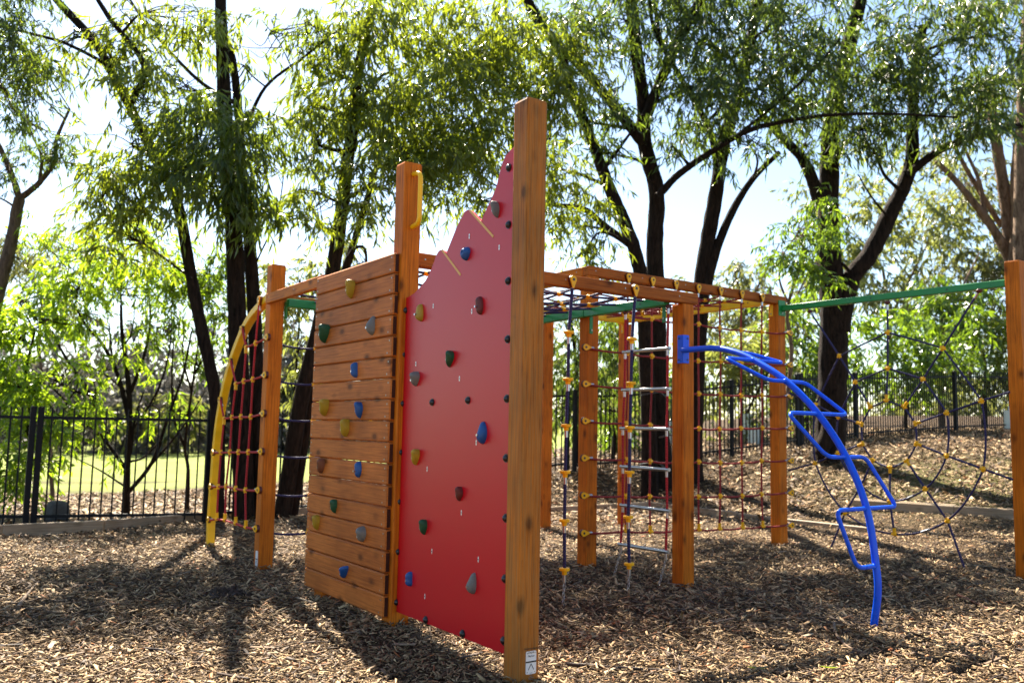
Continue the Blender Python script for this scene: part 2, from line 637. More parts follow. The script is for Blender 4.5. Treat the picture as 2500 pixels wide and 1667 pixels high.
# ------------------------------------------------------------------ ground
gr_r = np.concatenate([np.linspace(-200, -30, 16), np.linspace(-26, -10, 14), np.linspace(-9.6, 14, 100), np.linspace(15, 40, 26), np.linspace(45, 220, 16)])
gr_d = np.concatenate([np.linspace(-30, 0, 8), np.linspace(1, 22, 100), np.linspace(23, 60, 38), np.linspace(65, 320, 24)])
RR, DD = np.meshgrid(gr_r, gr_d, indexing='ij')
ZZ = ground_rd(RR, DD)
GP = RR[..., None] * RH + DD[..., None] * FH
GP[..., 2] = ZZ
nr, nd = len(gr_r), len(gr_d)
ii, jj = np.meshgrid(np.arange(nr - 1), np.arange(nd - 1), indexing='ij')
q0 = (ii * nd + jj).ravel()
faces = np.stack([q0, q0 + nd, q0 + nd + 1, q0 + 1], 1)


def raw_mesh(name, V, F, mats):
    me = bpy.data.meshes.new(name)
    V = np.ascontiguousarray(V, np.float32)
    F = np.ascontiguousarray(F, np.int32)
    me.vertices.add(len(V))
    me.vertices.foreach_set('co', V.ravel())
    me.loops.add(F.size)
    me.loops.foreach_set('vertex_index', F.ravel())
    me.polygons.add(len(F))
    k = F.shape[1]
    me.polygons.foreach_set('loop_start', np.arange(0, F.size, k, dtype=np.int32))
    me.polygons.foreach_set('loop_total', np.full(len(F), k, np.int32))
    for m in mats:
        me.materials.append(m)
    me.update(calc_edges=True)
    return me


gme = raw_mesh('ground', GP.reshape(-1, 3), faces, [M['ground']])
gme.polygons.foreach_set('use_smooth', np.ones(len(faces), bool))
lawn = gme.attributes.new('lawn', 'FLOAT', 'POINT')
lw = np.clip((DD - 18.0 + .6 * np.sin(RR * 1.3)) / 2.5, 0, 1) * np.clip((-.5 - RR + .25 * (DD - 14)) / 2, 0, 1)
path_d = 25 + .12 * RR
lw = lw * (1 - np.exp(-((DD - path_d) / 1.0) ** 2) * .9)
slope_g = np.clip((RR - 4) / 3, 0, 1) * np.exp(-((DD - 14.5) / 2.2) ** 2) * .25
lawn.data.foreach_set('value', np.clip(lw + slope_g, 0, 1).ravel().astype(np.float32))
g_o = bpy.data.objects.new('ground', gme)
COL.objects.link(g_o)
tag(g_o, kind='structure')


# wood chips: thin split splinters lying in the mulch
def chips(n, rlo, rhi, dlo, dhi, power, Lr, keep=None):
    u = rng.random(n)
    k = 1 - power
    d = (dlo ** k + u * (dhi ** k - dlo ** k)) ** (1 / k) if abs(k) > 1e-6 else dlo * (dhi / dlo) ** u
    r = (rng.random(n) * 2 - 1)
    half = .64 * d + .9
    r = r * half
    ok = np.ones(n, bool) if keep is None else keep(r, d)
    r, d = r[ok], d[ok]
    n = len(r)
    L = rng.uniform(*Lr, n) * rng.choice([.6, 1, 1, 1.5], n)
    W = L * rng.uniform(.14, .34, n)
    T = rng.uniform(.0015, .005, n)
    yaw = rng.random(n) * math.pi * 2
    pit = rng.normal(0, .30, n)
    rol = rng.normal(0, .4, n)
    a = np.stack([np.cos(yaw) * np.cos(pit), np.sin(yaw) * np.cos(pit), np.sin(pit)], 1)
    b = np.stack([-np.sin(yaw), np.cos(yaw), np.zeros(n)], 1)
    c = np.cross(a, b)
    b2 = b * np.cos(rol)[:, None] + c * np.sin(rol)[:, None]
    c2 = np.cross(a, b2)
    P = r[:, None] * RH + d[:, None] * FH
    P[:, 2] = ground_rd(r, d) + rng.uniform(-.004, .028, n) + np.abs(np.sin(pit)) * L * .3
    V = np.empty((n, 8, 3))
    tip = rng.uniform(.3, 1.0, n)
    bend = rng.normal(0, .08, n) * L
    for q, (i, j, kk) in enumerate([(-1, -1, 0), (1, -1, 0), (1, 1, 0), (-1, 1, 0), (-1, -1, 1), (1, -1, 1), (1, 1, 1), (-1, 1, 1)]):
        wj = W * .5 * j * (tip if i > 0 else 1)
        V[:, q] = P + a * (L * .5 * i * (1 + .12 * j))[:, None] + b2 * (wj + bend * (i > 0))[:, None] + c2 * (T * kk)[:, None]
    base = (np.arange(n) * 8)[:, None, None]
    F = np.array([(4, 5, 6, 7), (0, 1, 5, 4), (1, 2, 6, 5), (2, 3, 7, 6), (3, 0, 4, 7)])[None] + base
    return V.reshape(-1, 3), F.reshape(-1, 4)


def in_bed(r, d):
    return (d < 11.3 + .16 * np.clip(r + 4, 0, 9)) & (r > -9)


def on_bank(r, d):
    return ~in_bed(r, d) & ((r > -3.6 + (d - 12) * .1) | (d < 18)) & (d > 11)


def chip_obj(parts, name):
    V = np.concatenate([p[0] for p in parts])
    o = 0
    Fs = []
    for p in parts:
        Fs.append(p[1] + o)
        o += len(p[0])
    o = bpy.data.objects.new(name, raw_mesh(name, V, np.concatenate(Fs), [M['chip']]))
    COL.objects.link(o)
    return o


tag(chip_obj([chips(110000, 0, 0, 2.0, 5.5, .9, (.016, .044), in_bed), chips(90000, 0, 0, 5.5, 12.6, .8, (.024, .055), in_bed)], 'wood_chips'), kind='stuff')
tag(chip_obj([chips(80000, 0, 0, 11, 24, .4, (.05, .12), on_bank)], 'leaf_litter'), kind='stuff')


# ------------------------------------------------------------------ climbing frame
S = .067
P1, P2, P3 = (2.735, 3.791), (2.735, 5.205), (2.775, 7.86)
P5, P6, P7 = (5.42, 6.478), (5.49, 5.30), (8.253, 6.478)
P4, P8, P9 = (6.96, 9.19), (8.42, 3.90), (8.25, 9.07)
P10, Q1, Q2 = (2.735, 6.34), (5.44, 7.90), (5.42, 9.10)
ZA, ZB, BH = 2.473, 2.865, .095
FRAME = thing('climbing_frame', (*P6, 0), 'orange stained timber climbing frame with plank wall, red climbing panel and coloured metal bars', 'climbing frame')


def post(p, ztop, mat='post', zbot=None, label=None, s=S):
    m = MB()
    zb = ground((p[0], p[1])) - .25 if zbot is None else zbot
    c, k = .010, s
    prof = [(-k + c, -k), (k - c, -k), (k - c * .3, -k + c * .3), (k, -k + c), (k, k - c), (k - c * .3, k - c * .3), (k - c, k), (-k + c, k), (-k + c * .3, k - c * .3), (-k, k - c), (-k, -k + c), (-k + c * .3, -k + c * .3)]
    n = len(prof)
    V = []
    for z, f in ((zb, 1.), (ztop - .012, 1.), (ztop, .93)):
        V += [(p[0] + a * f, p[1] + b * f, z) for a, b in prof]
    m.add(V, [(i + j * n, (i + 1) % n + j * n, (i + 1) % n + (j + 1) * n, i + (j + 1) * n) for j in (0, 1) for i in range(n)] + [tuple(range(2 * n, 3 * n))])
    return m.build('post', M[mat], FRAME, label)


post(P1, 3.078, 'old_post', label='tallest post, weathered on one side, with a white plaque near its foot')
post(P2, 3.065, label='post between the plank wall and the red panel, with a yellow handle')
post(P3, 2.75, label='post at the yellow arch')
post(P5, ZB - BH - .003)
post(P6, ZA - BH - .003, label='post that carries the blue step pole')
post(P7, ZB - BH - .003)
z8 = at(2456, 637.7, 'x', P8[0] - S)[2]
post(P8, z8, label='post at the free end of the green web bar')
post(P9, ZB - BH - .003)
post(P4, ZB - BH - .003)
post(Q1, ZA - BH - .003)
post(Q2, ZB - BH - .003)
post(P10, ZA - BH - .003, label='post hidden behind the plank wall')


def beam(a, b, ztop, wd, mat, ht=BH, label=None):
    a, b = np.array([*a, 0.]), np.array([*b, 0.])
    d = b - a
    L = np.linalg.norm(d)
    d /= L
    m = MB()
    m.box((a + b) / 2 + Z * (ztop - ht / 2), d * L / 2, np.cross(Z, d) * wd / 2, Z * ht / 2, 0, .006)
    for e in np.arange(.09, L, .62):
        for sd in (-1, 1):
            q = a + d * e + np.cross(Z, d) * sd * (wd / 2 + .0005) + Z * (ztop - ht * .45)
            n_ = np.cross(Z, d) * sd
            m.tube([q - n_ * .004, q + n_ * .0015], .006, 8, 1)
    return m.build('beam', [M[mat], M['screw']], FRAME, label)


beam((P3[0] - S - .006, P3[1] - S * .2), (P3[0] - S - .006, P10[1] + S + .1), ZA, .05, 'beam_y')
beam((P2[0] + S + .002, P6[1] - .03), (P6[0] + S + .05, P6[1] - .03), ZA, .085, 'beam_x', label='long beam with two yellow rope anchors')
beam((P5[0] - S - .0, P5[1] - .02), (P7[0] + S + .03, P7[1] - .02), ZB, .09, 'beam_x', label='raised beam with a row of yellow anchors')
beam((P5[0] - S + .045, P5[1] + .03), (Q2[0] - S + .045, Q2[1] + .05), ZB, .09, 'beam_y')
beam((P3[0] + S + .002, P3[1]), (Q1[0] - .1, Q1[1]), ZA - .001, .085, 'beam_x')
beam((Q2[0] + .03, Q2[1]), (P4[0] - S - .05, P4[1] - .05), ZB - .001, .085, 'beam_x')


def bar(a, b, z0, z1, wd, mat, tabs=(), label=None):
    a, b = np.array([*a, 0.]), np.array([*b, 0.])
    d = b - a
    L = np.linalg.norm(d)
    d /= L
    sd = np.cross(Z, d)
    m = MB()
    m.box((a + b) / 2 + Z * (z0 + z1) / 2, d * L / 2, sd * wd / 2, Z * (z1 - z0) / 2, 0, .006)
    for e in np.arange(.3, L - .1, .8):
        q = a + d * e + Z * (z0 + z1) / 2
        for s_ in (-1, 1):
            m.tube([q + sd * s_ * (wd / 2 - .003), q + sd * s_ * (wd / 2 + .004)], .008, 8, 1)
    o = m.build('bar', [M[mat], M['capblack']], FRAME, label)
    for (c, n_, wv, h) in tabs:                              # flat tab with a bolt, down the post
        t = MB()
        c, n_, wv = (np.array(q, float) for q in (c, n_, wv))
        t.box(c, n_ * .004, wv, Z * h / 2, 0, .002)
        t.tube([c - Z * h * .33, c - Z * h * .33 + n_ * .012], .009, 8, 1)
        t.build('bracket', [M[mat], M['screw']], o)
    return o


UG = P5[0] - S - .034
zg0, zg1 = at(1447, 770.3, 'x', UG - .03)[2], at(1441.6, 751, 'x', UG - .03)[2]
bar((UG, P6[1] + .02), (UG, P5[1] - S - .004), zg0, zg1, .064, 'green',
    [((UG + .03, P6[1] + S + .02, zg0 - .04), (-1, 0, 0), Y * .022, .20), ((P5[0] - S + .032, P5[1] - S - .006, zg0 - .055), (0, -1, 0), X * .020, .20)], 'green bar that carries the rope ladder')
bar((UG, P5[1] - S + .004), (UG, Q1[1] + .05), zg0, zg1, .064, 'green')
bar((P3[0] + S + .01, P3[1] - .11), (Q1[0] - .09, P3[1] - .11), zg0, zg1, .064, 'green', [((P3[0] + S + .006, P3[1] - S - .02, zg0 - .03), (1, 0, 0), Y * .03, .16)])
UY = P7[0] - S - .034
zy0, zy1 = ZB - BH - .005, ZB - .004
bar((UY, P7[1] + .01), (UY, P9[1] + .03), zy0, zy1, .064, 'yellow',
    [((P7[0] - S - .006, P7[1] + .02, zy0 - .06), (-1, 0, 0), Y * .022, .15), ((P9[0] - S - .006, P9[1] - .02, zy0 - .05), (-1, 0, 0), Y * .022, .16)])
bar((Q2[0] + .05, P9[1] - S - .036), (UY - .04, P9[1] - S - .036), zy0, zy1, .064, 'yellow')
bar((UG + .18, P5[1] + .12), (UG + .18, Q2[1] - .08), zy0, zy1, .06, 'yellow')
gA, gB = at(1910, 757, 'x', P7[0] + .05), at(2456, 688, 'x', P8[0] - .02)
zw = (gA[2] + gB[2]) / 2
bar((P7[0] + .02, P7[1] - S - .006), (P8[0] - .02, P8[1] + S + .003), zw - .034, zw + .034, .064, 'green',
    [((P7[0] + .0, P7[1] - S - .005, zw), (0, -1, 0), X * .06, .18)], 'green bar that carries the rope web')

# plank wall
UW, VR, VL, ZBOT, PIT = 2.629, 5.173, 6.517, .049, .1407
m = MB()
for k in range(17):
    z0, z1 = ZBOT + k * PIT, ZBOT + (k + 1) * PIT - .0045
    dv = rng.uniform(-.006, .006)
    m.box((UW + .0215 + rng.uniform(-.0012, .0012), (VR + VL) / 2 + dv, (z0 + z1) / 2), X * .0215, Y * ((VL - VR) / 2), Z * ((z1 - z0) / 2), 0, .009)
    m.mi[-24] = m.mi[-23] = 2
    for v in (VR + .035, VL - .035):
        for dz in (-.042, .040):
            vv = v + (.022 if dz < 0 and v < 5.6 else 0) + rng.uniform(-.006, .006)
            m.tube([(UW - .0015, vv, (z0 + z1) / 2 + dz), (UW + .004, vv, (z0 + z1) / 2 + dz)], .0058, 8, 1)
plank_wall = m.build('plank_wall', [M['plank'], M['screw'], M['endgrain']], FRAME, 'wall of seventeen stacked orange planks with coloured climbing holds')

# red panel (two-colour sheet with three routed peaks)
UR = P2[0] - S + .040
outline_px = [(987.7, 728), (1001, 723), (1013, 714.5), (1022.8, 704), (1038.4, 685.8), (1047, 670), (1054, 654.6), (1060, 638), (1065, 623.3), (1070.8, 613.3), (1075, 610.5), (1078.6, 610.2), (1083, 612), (1089.7, 617.7),
              (1114.3, 556.3), (1129.9, 525), (1133, 519), (1136.6, 515.5), (1141, 513), (1145, 513), (1150, 515.5), (1174.5, 540), (1184, 519), (1196.9, 491.6), (1205, 473), (1212.5, 453.7), (1218, 431), (1223.6, 406.8), (1229, 393), (1234.8, 380), (1242, 372), (1250, 363)]
ol = [at(x, y, 'x', UR)[1:] for x, y in outline_px]
ol = [(min(a, P2[1] - S - .001), b) for a, b in ol]
zrb = (at(995.8, 1504.7, 'x', UR)[2] + at(1230.7, 1594.1, 'x', UR)[2]) / 2
vr0, vr1 = P2[1] - S - .001, P1[1] + S + .001
ol = [(vr0, ol[0][1])] + ol[1:] + [(vr1, ol[-1][1] + .02), (vr1, zrb), (vr0, zrb)]
m = MB()
m.prism(ol, lambda a, b, t: (UR + t, a, b), 0, .019, 0, 0)
red_panel = m.build('red_panel', [M['red'], M['core']], FRAME, 'tall red plastic climbing panel with a jagged mountain outline')
for a, b in [((1079, 610), (1124.5, 671.5)), ((1147, 514), (1204.5, 578))]:
    pa, pb = at(*a, 'x', UR - .001), at(*b, 'x', UR - .001)
    m = MB()
    d = (pb - pa) / np.linalg.norm(pb - pa)
    m.box((pa + pb) / 2, (pb - pa) / 2, np.cross(X, d) * .0075, X * .0012, 0, .0008)
    m.build('routed_edge', M['core'], red_panel)
capm = MB()
capm.ball((0, 0, 0), .021, .021, .020, 0, 14, 8)
capm.tube([(0, 0, -.004), (0, 0, .004)], .024, 14, 0)
capme = capm.mesh('bolt_cap', [M['capblack']])
RX = frame((-1, 0, 0))
for x, y in [(1243, 410), (1242, 549), (1241, 686), (1240, 828), (1238, 973), (1236, 1118), (1235, 1264), (1233, 1412), (1230, 1563), (990, 758), (985, 866), (982, 985), (978, 1104), (974, 1224), (971, 1346), (967.5, 1469), (1055.6, 981.7), (1143, 977), (1040, 1512), (1130, 1546)]:
    put('bolt_cap', capme, red_panel, at(x, y, 'x', UR), RX)
slm = MB()
slm.prism([(.006 * math.cos(a), .017 * math.sin(a)) for a in np.linspace(0, 2 * math.pi, 14, False)], lambda a, b, t: (b, a, t), 0, .0016)
slm.tube([(.0, 0, .0012), (.0, 0, .0024)], .0036, 8, 1)
slme = slm.mesh('nut_insert', [M['slot'], M['ink']])
for x, y in [(1146, 577), (1219, 604), (1058, 747), (1152, 760), (1015.5, 888), (1122, 924), (1163, 1080), (1043, 1144.5), (1126.6, 1251), (1054.5, 1345), (1168, 1365), (1037.4, 1455)]:
    put('nut_insert', slme, red_panel, at(x, y, 'x', UR - .0003), RX)


def hold_mesh(kind, seed):
    """moulded resin hold: local x up, z out of the wall"""
    r_ = np.random.default_rng(seed)
    m = MB()
    seg, rings = 22, 12
    ph = r_.uniform(0, 6, 5)
    V = []
    for i in range(rings + 1):
        th = math.pi * .5 * i / rings
        for k in range(seg):
            a = 2 * math.pi * k / seg
            cx, sx = math.cos(a), math.sin(a)
            up, side, out = math.sin(th) * cx, math.sin(th) * sx, math.cos(th)
            h, wd, dp = 1., .64, .78
            if kind == 'drop':                               # fat nose above, thin tail below
                wd *= 1 if up > 0 else 1 - .55 * min(1, -up)
                h *= 1 if up > 0 else 1.25
                out *= 1 + .7 * max(0, up)
                up += .16 * out * (1.4 if up > 0 else .3)
                side -= .12 * out
            elif kind == 'jug':                              # hooked lip leaning to one side
                side += .35 * up * abs(up) * (1 if seed % 2 else -1)
                wd *= .85 + .25 * up
                out *= 1 + .8 * max(0, up)
            elif kind == 'peanut':
                wd *= .72 + .38 * abs(up) ** 1.3
                out *= .8 + .35 * abs(up)
                h *= 1.05
            elif kind == 'round':
                wd, h = .9, .92
                q = math.exp(-((up - .1) ** 2 + (side - .05) ** 2) / .05)
                out *= 1 - .45 * q
            elif kind == 'slab':
                wd *= .95 - .12 * up
                h *= 1.15
                out *= .85 + .15 * math.sin(3 * up + ph[0])
            nz = 1 + .06 * math.sin(3 * a + ph[1]) * math.sin(th) + .05 * math.sin(2 * a + ph[2])
            V.append((h * up * nz * .06, wd * side * nz * .06, dp * max(out, 0) * .075 - (.004 if i == rings else 0)))
    F = [(i * seg + k, (i + 1) * seg + k, (i + 1) * seg + (k + 1) % seg, i * seg + (k + 1) % seg) for i in range(rings) for k in range(seg)]
    m.add(V, F, 0, True)
    zb = dict(drop=.037, jug=.040, peanut=.033, round=.028, slab=.040)[kind]
    m.tube([(-.016, 0, zb - .01), (-.016, 0, zb + .0175)], .0085, 10, 1)
    return m


HM = dict(g='hgrey', b='hblue', y='hyellow', n='hgreen', m='hmaroon', r='hbrown')
HW = dict(g='grey', b='blue', y='mustard yellow', n='dark green', m='maroon', r='brown')


def hold(par, p, nrm, col, kind, size, seed, tilt=0.):
    me = hold_mesh(kind, seed).mesh('climbing_hold', [M[HM[col]], M['silver']])
    R = frame(nrm, (0, 0, 1)) @ Matrix.Rotation(tilt, 3, 'Z') @ Matrix.Diagonal((size, size, size))
    put('climbing_hold', me, par, p, R, HW[col] + ' climbing hold')


for i, (x, y, c, k, s, t) in enumerate([(810, 663, 'y', 'drop', .95, .25), (751, 764, 'n', 'drop', 1.15, .35), (857, 749, 'g', 'slab', .95, .2), (818, 849, 'b', 'peanut', .85, -.1), (750, 935, 'y', 'drop', 1.0, .3), (829, 940, 'b', 'drop', .8, 0), (798, 982, 'y', 'drop', .95, .25),
                                        (742, 1069, 'r', 'drop', .85, .35), (826, 1077, 'b', 'slab', .85, 0), (771, 1161, 'n', 'drop', .72, 0), (731, 1198, 'y', 'drop', .8, .1), (836, 1227, 'g', 'jug', .9, .3), (795, 1312, 'b', 'jug', .82, .3)]):
    hold(plank_wall, at(x * DS, y * DS, 'x', UW), (-1, 0, 0), c, k, s, 20 + i, -t)
for i, (x, y, c, k, s, t) in enumerate([(1214, 512, 'g', 'drop', .68, -.1), (1140, 619, 'b', 'round', .72, .2), (1174, 745, 'm', 'slab', .76, -.1), (1028, 764, 'y', 'slab', .86, .0), (1102.6, 874, 'n', 'drop', .72, .3), (1018.7, 924, 'g', 'jug', .82, .3), (1181.6, 1056, 'b', 'slab', .88, .05),
                                        (1019, 1114, 'y', 'drop', .75, .25), (1125, 1204, 'm', 'drop', .62, .1), (1038, 1284, 'n', 'drop', .72, .1), (1002.7, 1412, 'b', 'peanut', .76, 0), (1156.5, 1424, 'g', 'slab', .84, .15)]):
    hold(red_panel, at(x, y, 'x', UR), (-1, 0, 0), c, k, s, 51 + i * 2, -t)

# yellow grab handle on the post with the plank wall
hy = P2[1] - S
ha, hb = at(1010, 426, 'y', hy), at(1006, 555, 'y', hy)
m = MB()
m.tube(rounded([ha, ha - Y * .10 - Z * .012, hb - Y * .10 + Z * .012, hb], .07, 7), .0165, 14)
m.build('grab_handle', M['yellow'], FRAME, 'yellow tubular grab handle')


# plaques
def plaque(c, right, out, w_, h_, text=True):
    c, right, out = (np.array(q, float) for q in (c, right, out))
    m = MB()
    rr = .008
    pr = []
    for cx, cy, a0 in ((w_ / 2 - rr, h_ / 2 - rr, 0), (-w_ / 2 + rr, h_ / 2 - rr, 90), (-w_ / 2 + rr, -h_ / 2 + rr, 180), (w_ / 2 - rr, -h_ / 2 + rr, 270)):
        for a in (0, 30, 60, 90):
            q = math.radians(a0 + a)
            pr.append((cx + rr * math.cos(q), cy + rr * math.sin(q)))
    f3 = lambda a, b, t: c + right * a + Z * b + out * t
    m.prism(pr, f3, 0, .002)
    for sx in (-1, 1):
        for sy in (-1, 1):
            q = f3(sx * (w_ / 2 - .009), sy * (h_ / 2 - .010), .002)
            m.tube([q, q + out * .0012], .0032, 8, 1)
    o = m.build('depth_plaque', [M['plaque'], M['screw']], FRAME, 'small white depth marker plaque')
    k = MB()
    k.box(f3(0, .004, .0026), right * w_ / 2, Z * .0036, out * .0004)
    for sx in (-1, 1):
        a, b = f3(0, -.006, .0026), f3(sx * w_ * .26, -.036, .0026)
        dd = (b - a) / np.linalg.norm(b - a)
        k.box((a + b) / 2, (b - a) / 2, np.cross(out, dd) * .0017, out * .0004)
    k.build('marker_line', M['ink'], o)
    if text:
        for s_, zz, sz in (('Undersurfacing', .066, .0145), ('Depth', .046, .0145), ('Marker', .028, .0145)):
            cu = bpy.data.curves.new('lettering', 'FONT')
            cu.body = s_
            cu.size = sz
            cu.align_x = 'CENTER'
            cu.extrude = .0003
            cu.materials.append(M['ink'])
            tmp = bpy.data.objects.new('lettering_curve', cu)
            COL.objects.link(tmp)
            bpy.context.view_layer.update()
            me = bpy.data.meshes.new_from_object(tmp.evaluated_get(bpy.context.evaluated_depsgraph_get()))
            bpy.data.objects.remove(tmp)
            t = bpy.data.objects.new('lettering', me)
            COL.objects.link(t)
            t.parent = o
            R = Matrix((Vector(right), Vector((0, 0, 1)), Vector(out))).transposed()
            t.matrix_local = Matrix.Translation(Vector(f3(0, zz, .0026) - wloc(o))) @ R.to_4x4()
        k = MB()
        for i, L in enumerate((.30, .36, .32, .5, .4)):
            for seg_ in range(int(L * 22)):
                a = -L / 2 + seg_ / 22 + .01
                k.box(f3(w_ * (a + .016), -.052 - i * .008, .0026), right * w_ * .016, Z * .0011, out * .0003)
        k.build('small_print', M['inkgrey'], o)


pl0, pl1 = at(1296, 1588, 'y', P1[1] - S), at(1296, 1644, 'y', P1[1] - S)
plaque(at(1296, 1616, 'y', P1[1] - S), X, -Y, .066, pl0[2] - pl1[2])
plaque(at(626.5, 1365, 'x', P3[0] - S), -Y, -X, .06, .15, False)

# yellow arch pole
UA = 2.76
arch = [at(x, y, 'x', UA) for x, y in [(668, 722), (655, 730), (640, 745), (618, 770), (600, 800), (585, 835), (572, 870), (556, 925), (545, 975), (534, 1040), (527, 1110), (521, 1190), (516, 1260), (513, 1332)]]
arch[0] = np.array([UA, P3[1] + S, arch[1][2] + .02])
arch.append(arch[-1] - Z * .2)
sp = spline(arch, 4)
m = MB()
V = []
for i, p in enumerate(sp):
    tg = sp[min(i + 1, len(sp) - 1)] - sp[max(i - 1, 0)]
    tg /= np.linalg.norm(tg)
    nn = np.cross(tg, X)
    nn /= np.linalg.norm(nn)
    for a, b in ((-.030, -.037), (-.037, -.030), (-.037, .030), (-.030, .037), (.030, .037), (.037, .030), (.037, -.030), (.030, -.037)):
        V.append(p + X * a + nn * b)
m.add(V, [(i * 8 + k, i * 8 + (k + 1) % 8, (i + 1) * 8 + (k + 1) % 8, (i + 1) * 8 + k) for i in range(len(sp) - 1) for k in range(8)])
m.build('arch_pole', M['yellow'], FRAME, 'curved square yellow metal pole reaching from post top to the ground')

# blue step pole
UB = 5.404
bl = [at(x, y, 'x', UB) for x, y in [(1690, 850), (1740, 850), (1790, 858), (1841.5, 879.6), (1920.6, 931), (1997, 1010), (2066, 1115.6), (2116, 1241), (2139, 1381), (2143, 1450), (2133, 1534)]]
bl[0] = np.array([UB, P6[1] - S - .012, bl[1][2] + .005])
bl[-1] = bl[-1] + (bl[-1] - bl[-2]) * .0
bl.append(bl[-1] - Z * .2 + Y * .01)
m = MB()
m.tube(spline(bl, 6), .0245, 16)
step_pole = m.build('step_pole', M['blue'], FRAME, 'curved blue metal pole with step loops on alternating sides')
bj = [bl[2], bl[3], bl[4], bl[5], bl[6], bl[7], bl[8]]
for i in range(6):
    sd = 1 if i % 2 == 0 else -1
    a, b = bj[i], bj[i + 1]
    if i == 0:
        a = a + Y * .02
    wd = .345
    mid = (a + b) / 2
    out = np.array([0, 0, 0.])
    P = [a + X * sd * .012, a + X * sd * (wd - .02 - .10 * (sd > 0)), b + X * sd * (wd + .01), b + X * sd * .012] if sd > 0 else [a + X * sd * .012, a + X * sd * wd, b + X * sd * (wd - .13), b + X * sd * .012]
    m = MB()
    m.tube(rounded(P, .055 if sd > 0 else .07, 6), .0145, 12)
    for e in (a, b):
        m.ball(e + X * sd * .022, .007, .020, .020, 0, 12, 8)
    m.build('step_loop', M['blue'], step_pole)
m = MB()
zc = at(1670, 852, 'y', P6[1] - S)[2]
bhh = (at(1670, 818, 'y', P6[1] - S)[2] - at(1670, 887, 'y', P6[1] - S)[2]) / 2
k0 = (P6[0] - S, P6[1] - S)
m.box((k0[0] + .03, k0[1] - .0045, zc), X * .034, Y * .004, Z * bhh, 0, .002)
m.box((k0[0] - .0045, k0[1] + .026, zc), X * .004, Y * .034, Z * bhh, 0, .002)
for dz in (-.75, .75):
    m.tube([(k0[0] + .045, k0[1] - .006, zc + dz * bhh), (k0[0] + .045, k0[1] - .013, zc + dz * bhh)], .008, 8, 1)
    m.tube([(k0[0] - .006, k0[1] + .040, zc + dz * bhh), (k0[0] - .013, k0[1] + .040, zc + dz * bhh)], .008, 8, 1)
m.build('mounting_bracket', [M['blue'], M['capblack']], step_pole)


# ------------------------------------------------------------------ rope work
def drop_mesh():
    """tear-drop rope anchor: z out of the wood, x towards the rope"""
    m = MB()
    prof = []
    R_ = .031
    for a in np.linspace(math.radians(52), math.radians(308), 16):
        prof.append((R_ * math.cos(a), R_ * math.sin(a)))
    prof += [(.064, -.007), (.068, 0), (.064, .007)]
    m.prism([(a * 1.1, b * 1.1) for a, b in prof], lambda a, b, t: (a, b, t), 0, .024, 0)
    m.prism(prof, lambda a, b, t: (a, b, t), .024, .033, 1)
    m.tube([(0, 0, .033), (0, 0, .037)], .011, 10, 2)
    m.tube([(.064, 0, .014), (.108, 0, .014)], .0115, 10, 3)
    return m.mesh('rope_anchor', [M['maroonback'], M['yplastic'], M['capblack'], M['silver']])


DROP = drop_mesh()
_m = MB()
_m.ball((0, 0, 0), .021, .021, .021, 0, 12, 8)
_m.tube([(-.027, 0, 0), (.027, 0, 0)], .0145, 10)
_m.tube([(0, -.027, 0), (0, .027, 0)], .0145, 10)
KNOT = _m.mesh('cross_connector', [M['yplastic']])
_m = MB()
_m.ball((0, 0, 0), .021, .02, .019, 0, 12, 8)
_m.tube([(-.004, 0, 0), (.062, 0, 0)], .0165, 10)
_m.tube([(0, -.028, 0), (0, .028, 0)], .0155, 10)
TEE = _m.mesh('tee_connector', [M['yplastic']])


def sag_rope(parent, pts, mat, rad=.008, sag=0.):
    Q = []
    for a, b in zip(pts[:-1], pts[1:]):
        for k in range(5):
            t = k / 5
            Q.append(a + (b - a) * t - Z * sag * 4 * t * (1 - t))
    Q.append(pts[-1])
    m = MB()
    m.tube(Q, rad * 1.2, 8)
    return m.build('rope', M[mat], parent)


VN = P5[1] - .02 - .045 - .012                      # plane of the big red net, in front of the raised beam
vx = [(1533, 675.6, 1528, 1290), (1592, 684, 1587, 1290), (1649, 692, 1647, 1290), (1704, 701, 1706, 1288), (1758, 708, 1757, 1286), (1809.7, 715.7, 1812, 1284), (1859.8, 723.4, 1861, 1282)]
net = thing('cargo_net', (*at(1690, 1290, 'y', VN)[:2], .2), 'red rope climbing net hung from the raised beam behind the blue step pole', 'climbing net')
rowsL = [937, 1027, 1117.4, 1208.6, 1300.4]
rows = [((1426, 847.7), (1918, 890.8)), ((1425, 937), (1919, 967)), ((1424, 1027), (1920.6, 1045)), ((1422, 1117.4), (1920.6, 1124)), ((1421, 1208.6), (1920.6, 1202)), ((1421, 1300.4), (1921, 1281))]
YF = P5[1] - S - .001
YF7 = P7[1] - S - .001
VT = []
for (xt, yt, xb, yb) in vx:
    VT.append((at(xt, yt, 'y', VN), at(xb, yb, 'y', VN)))
grid = []
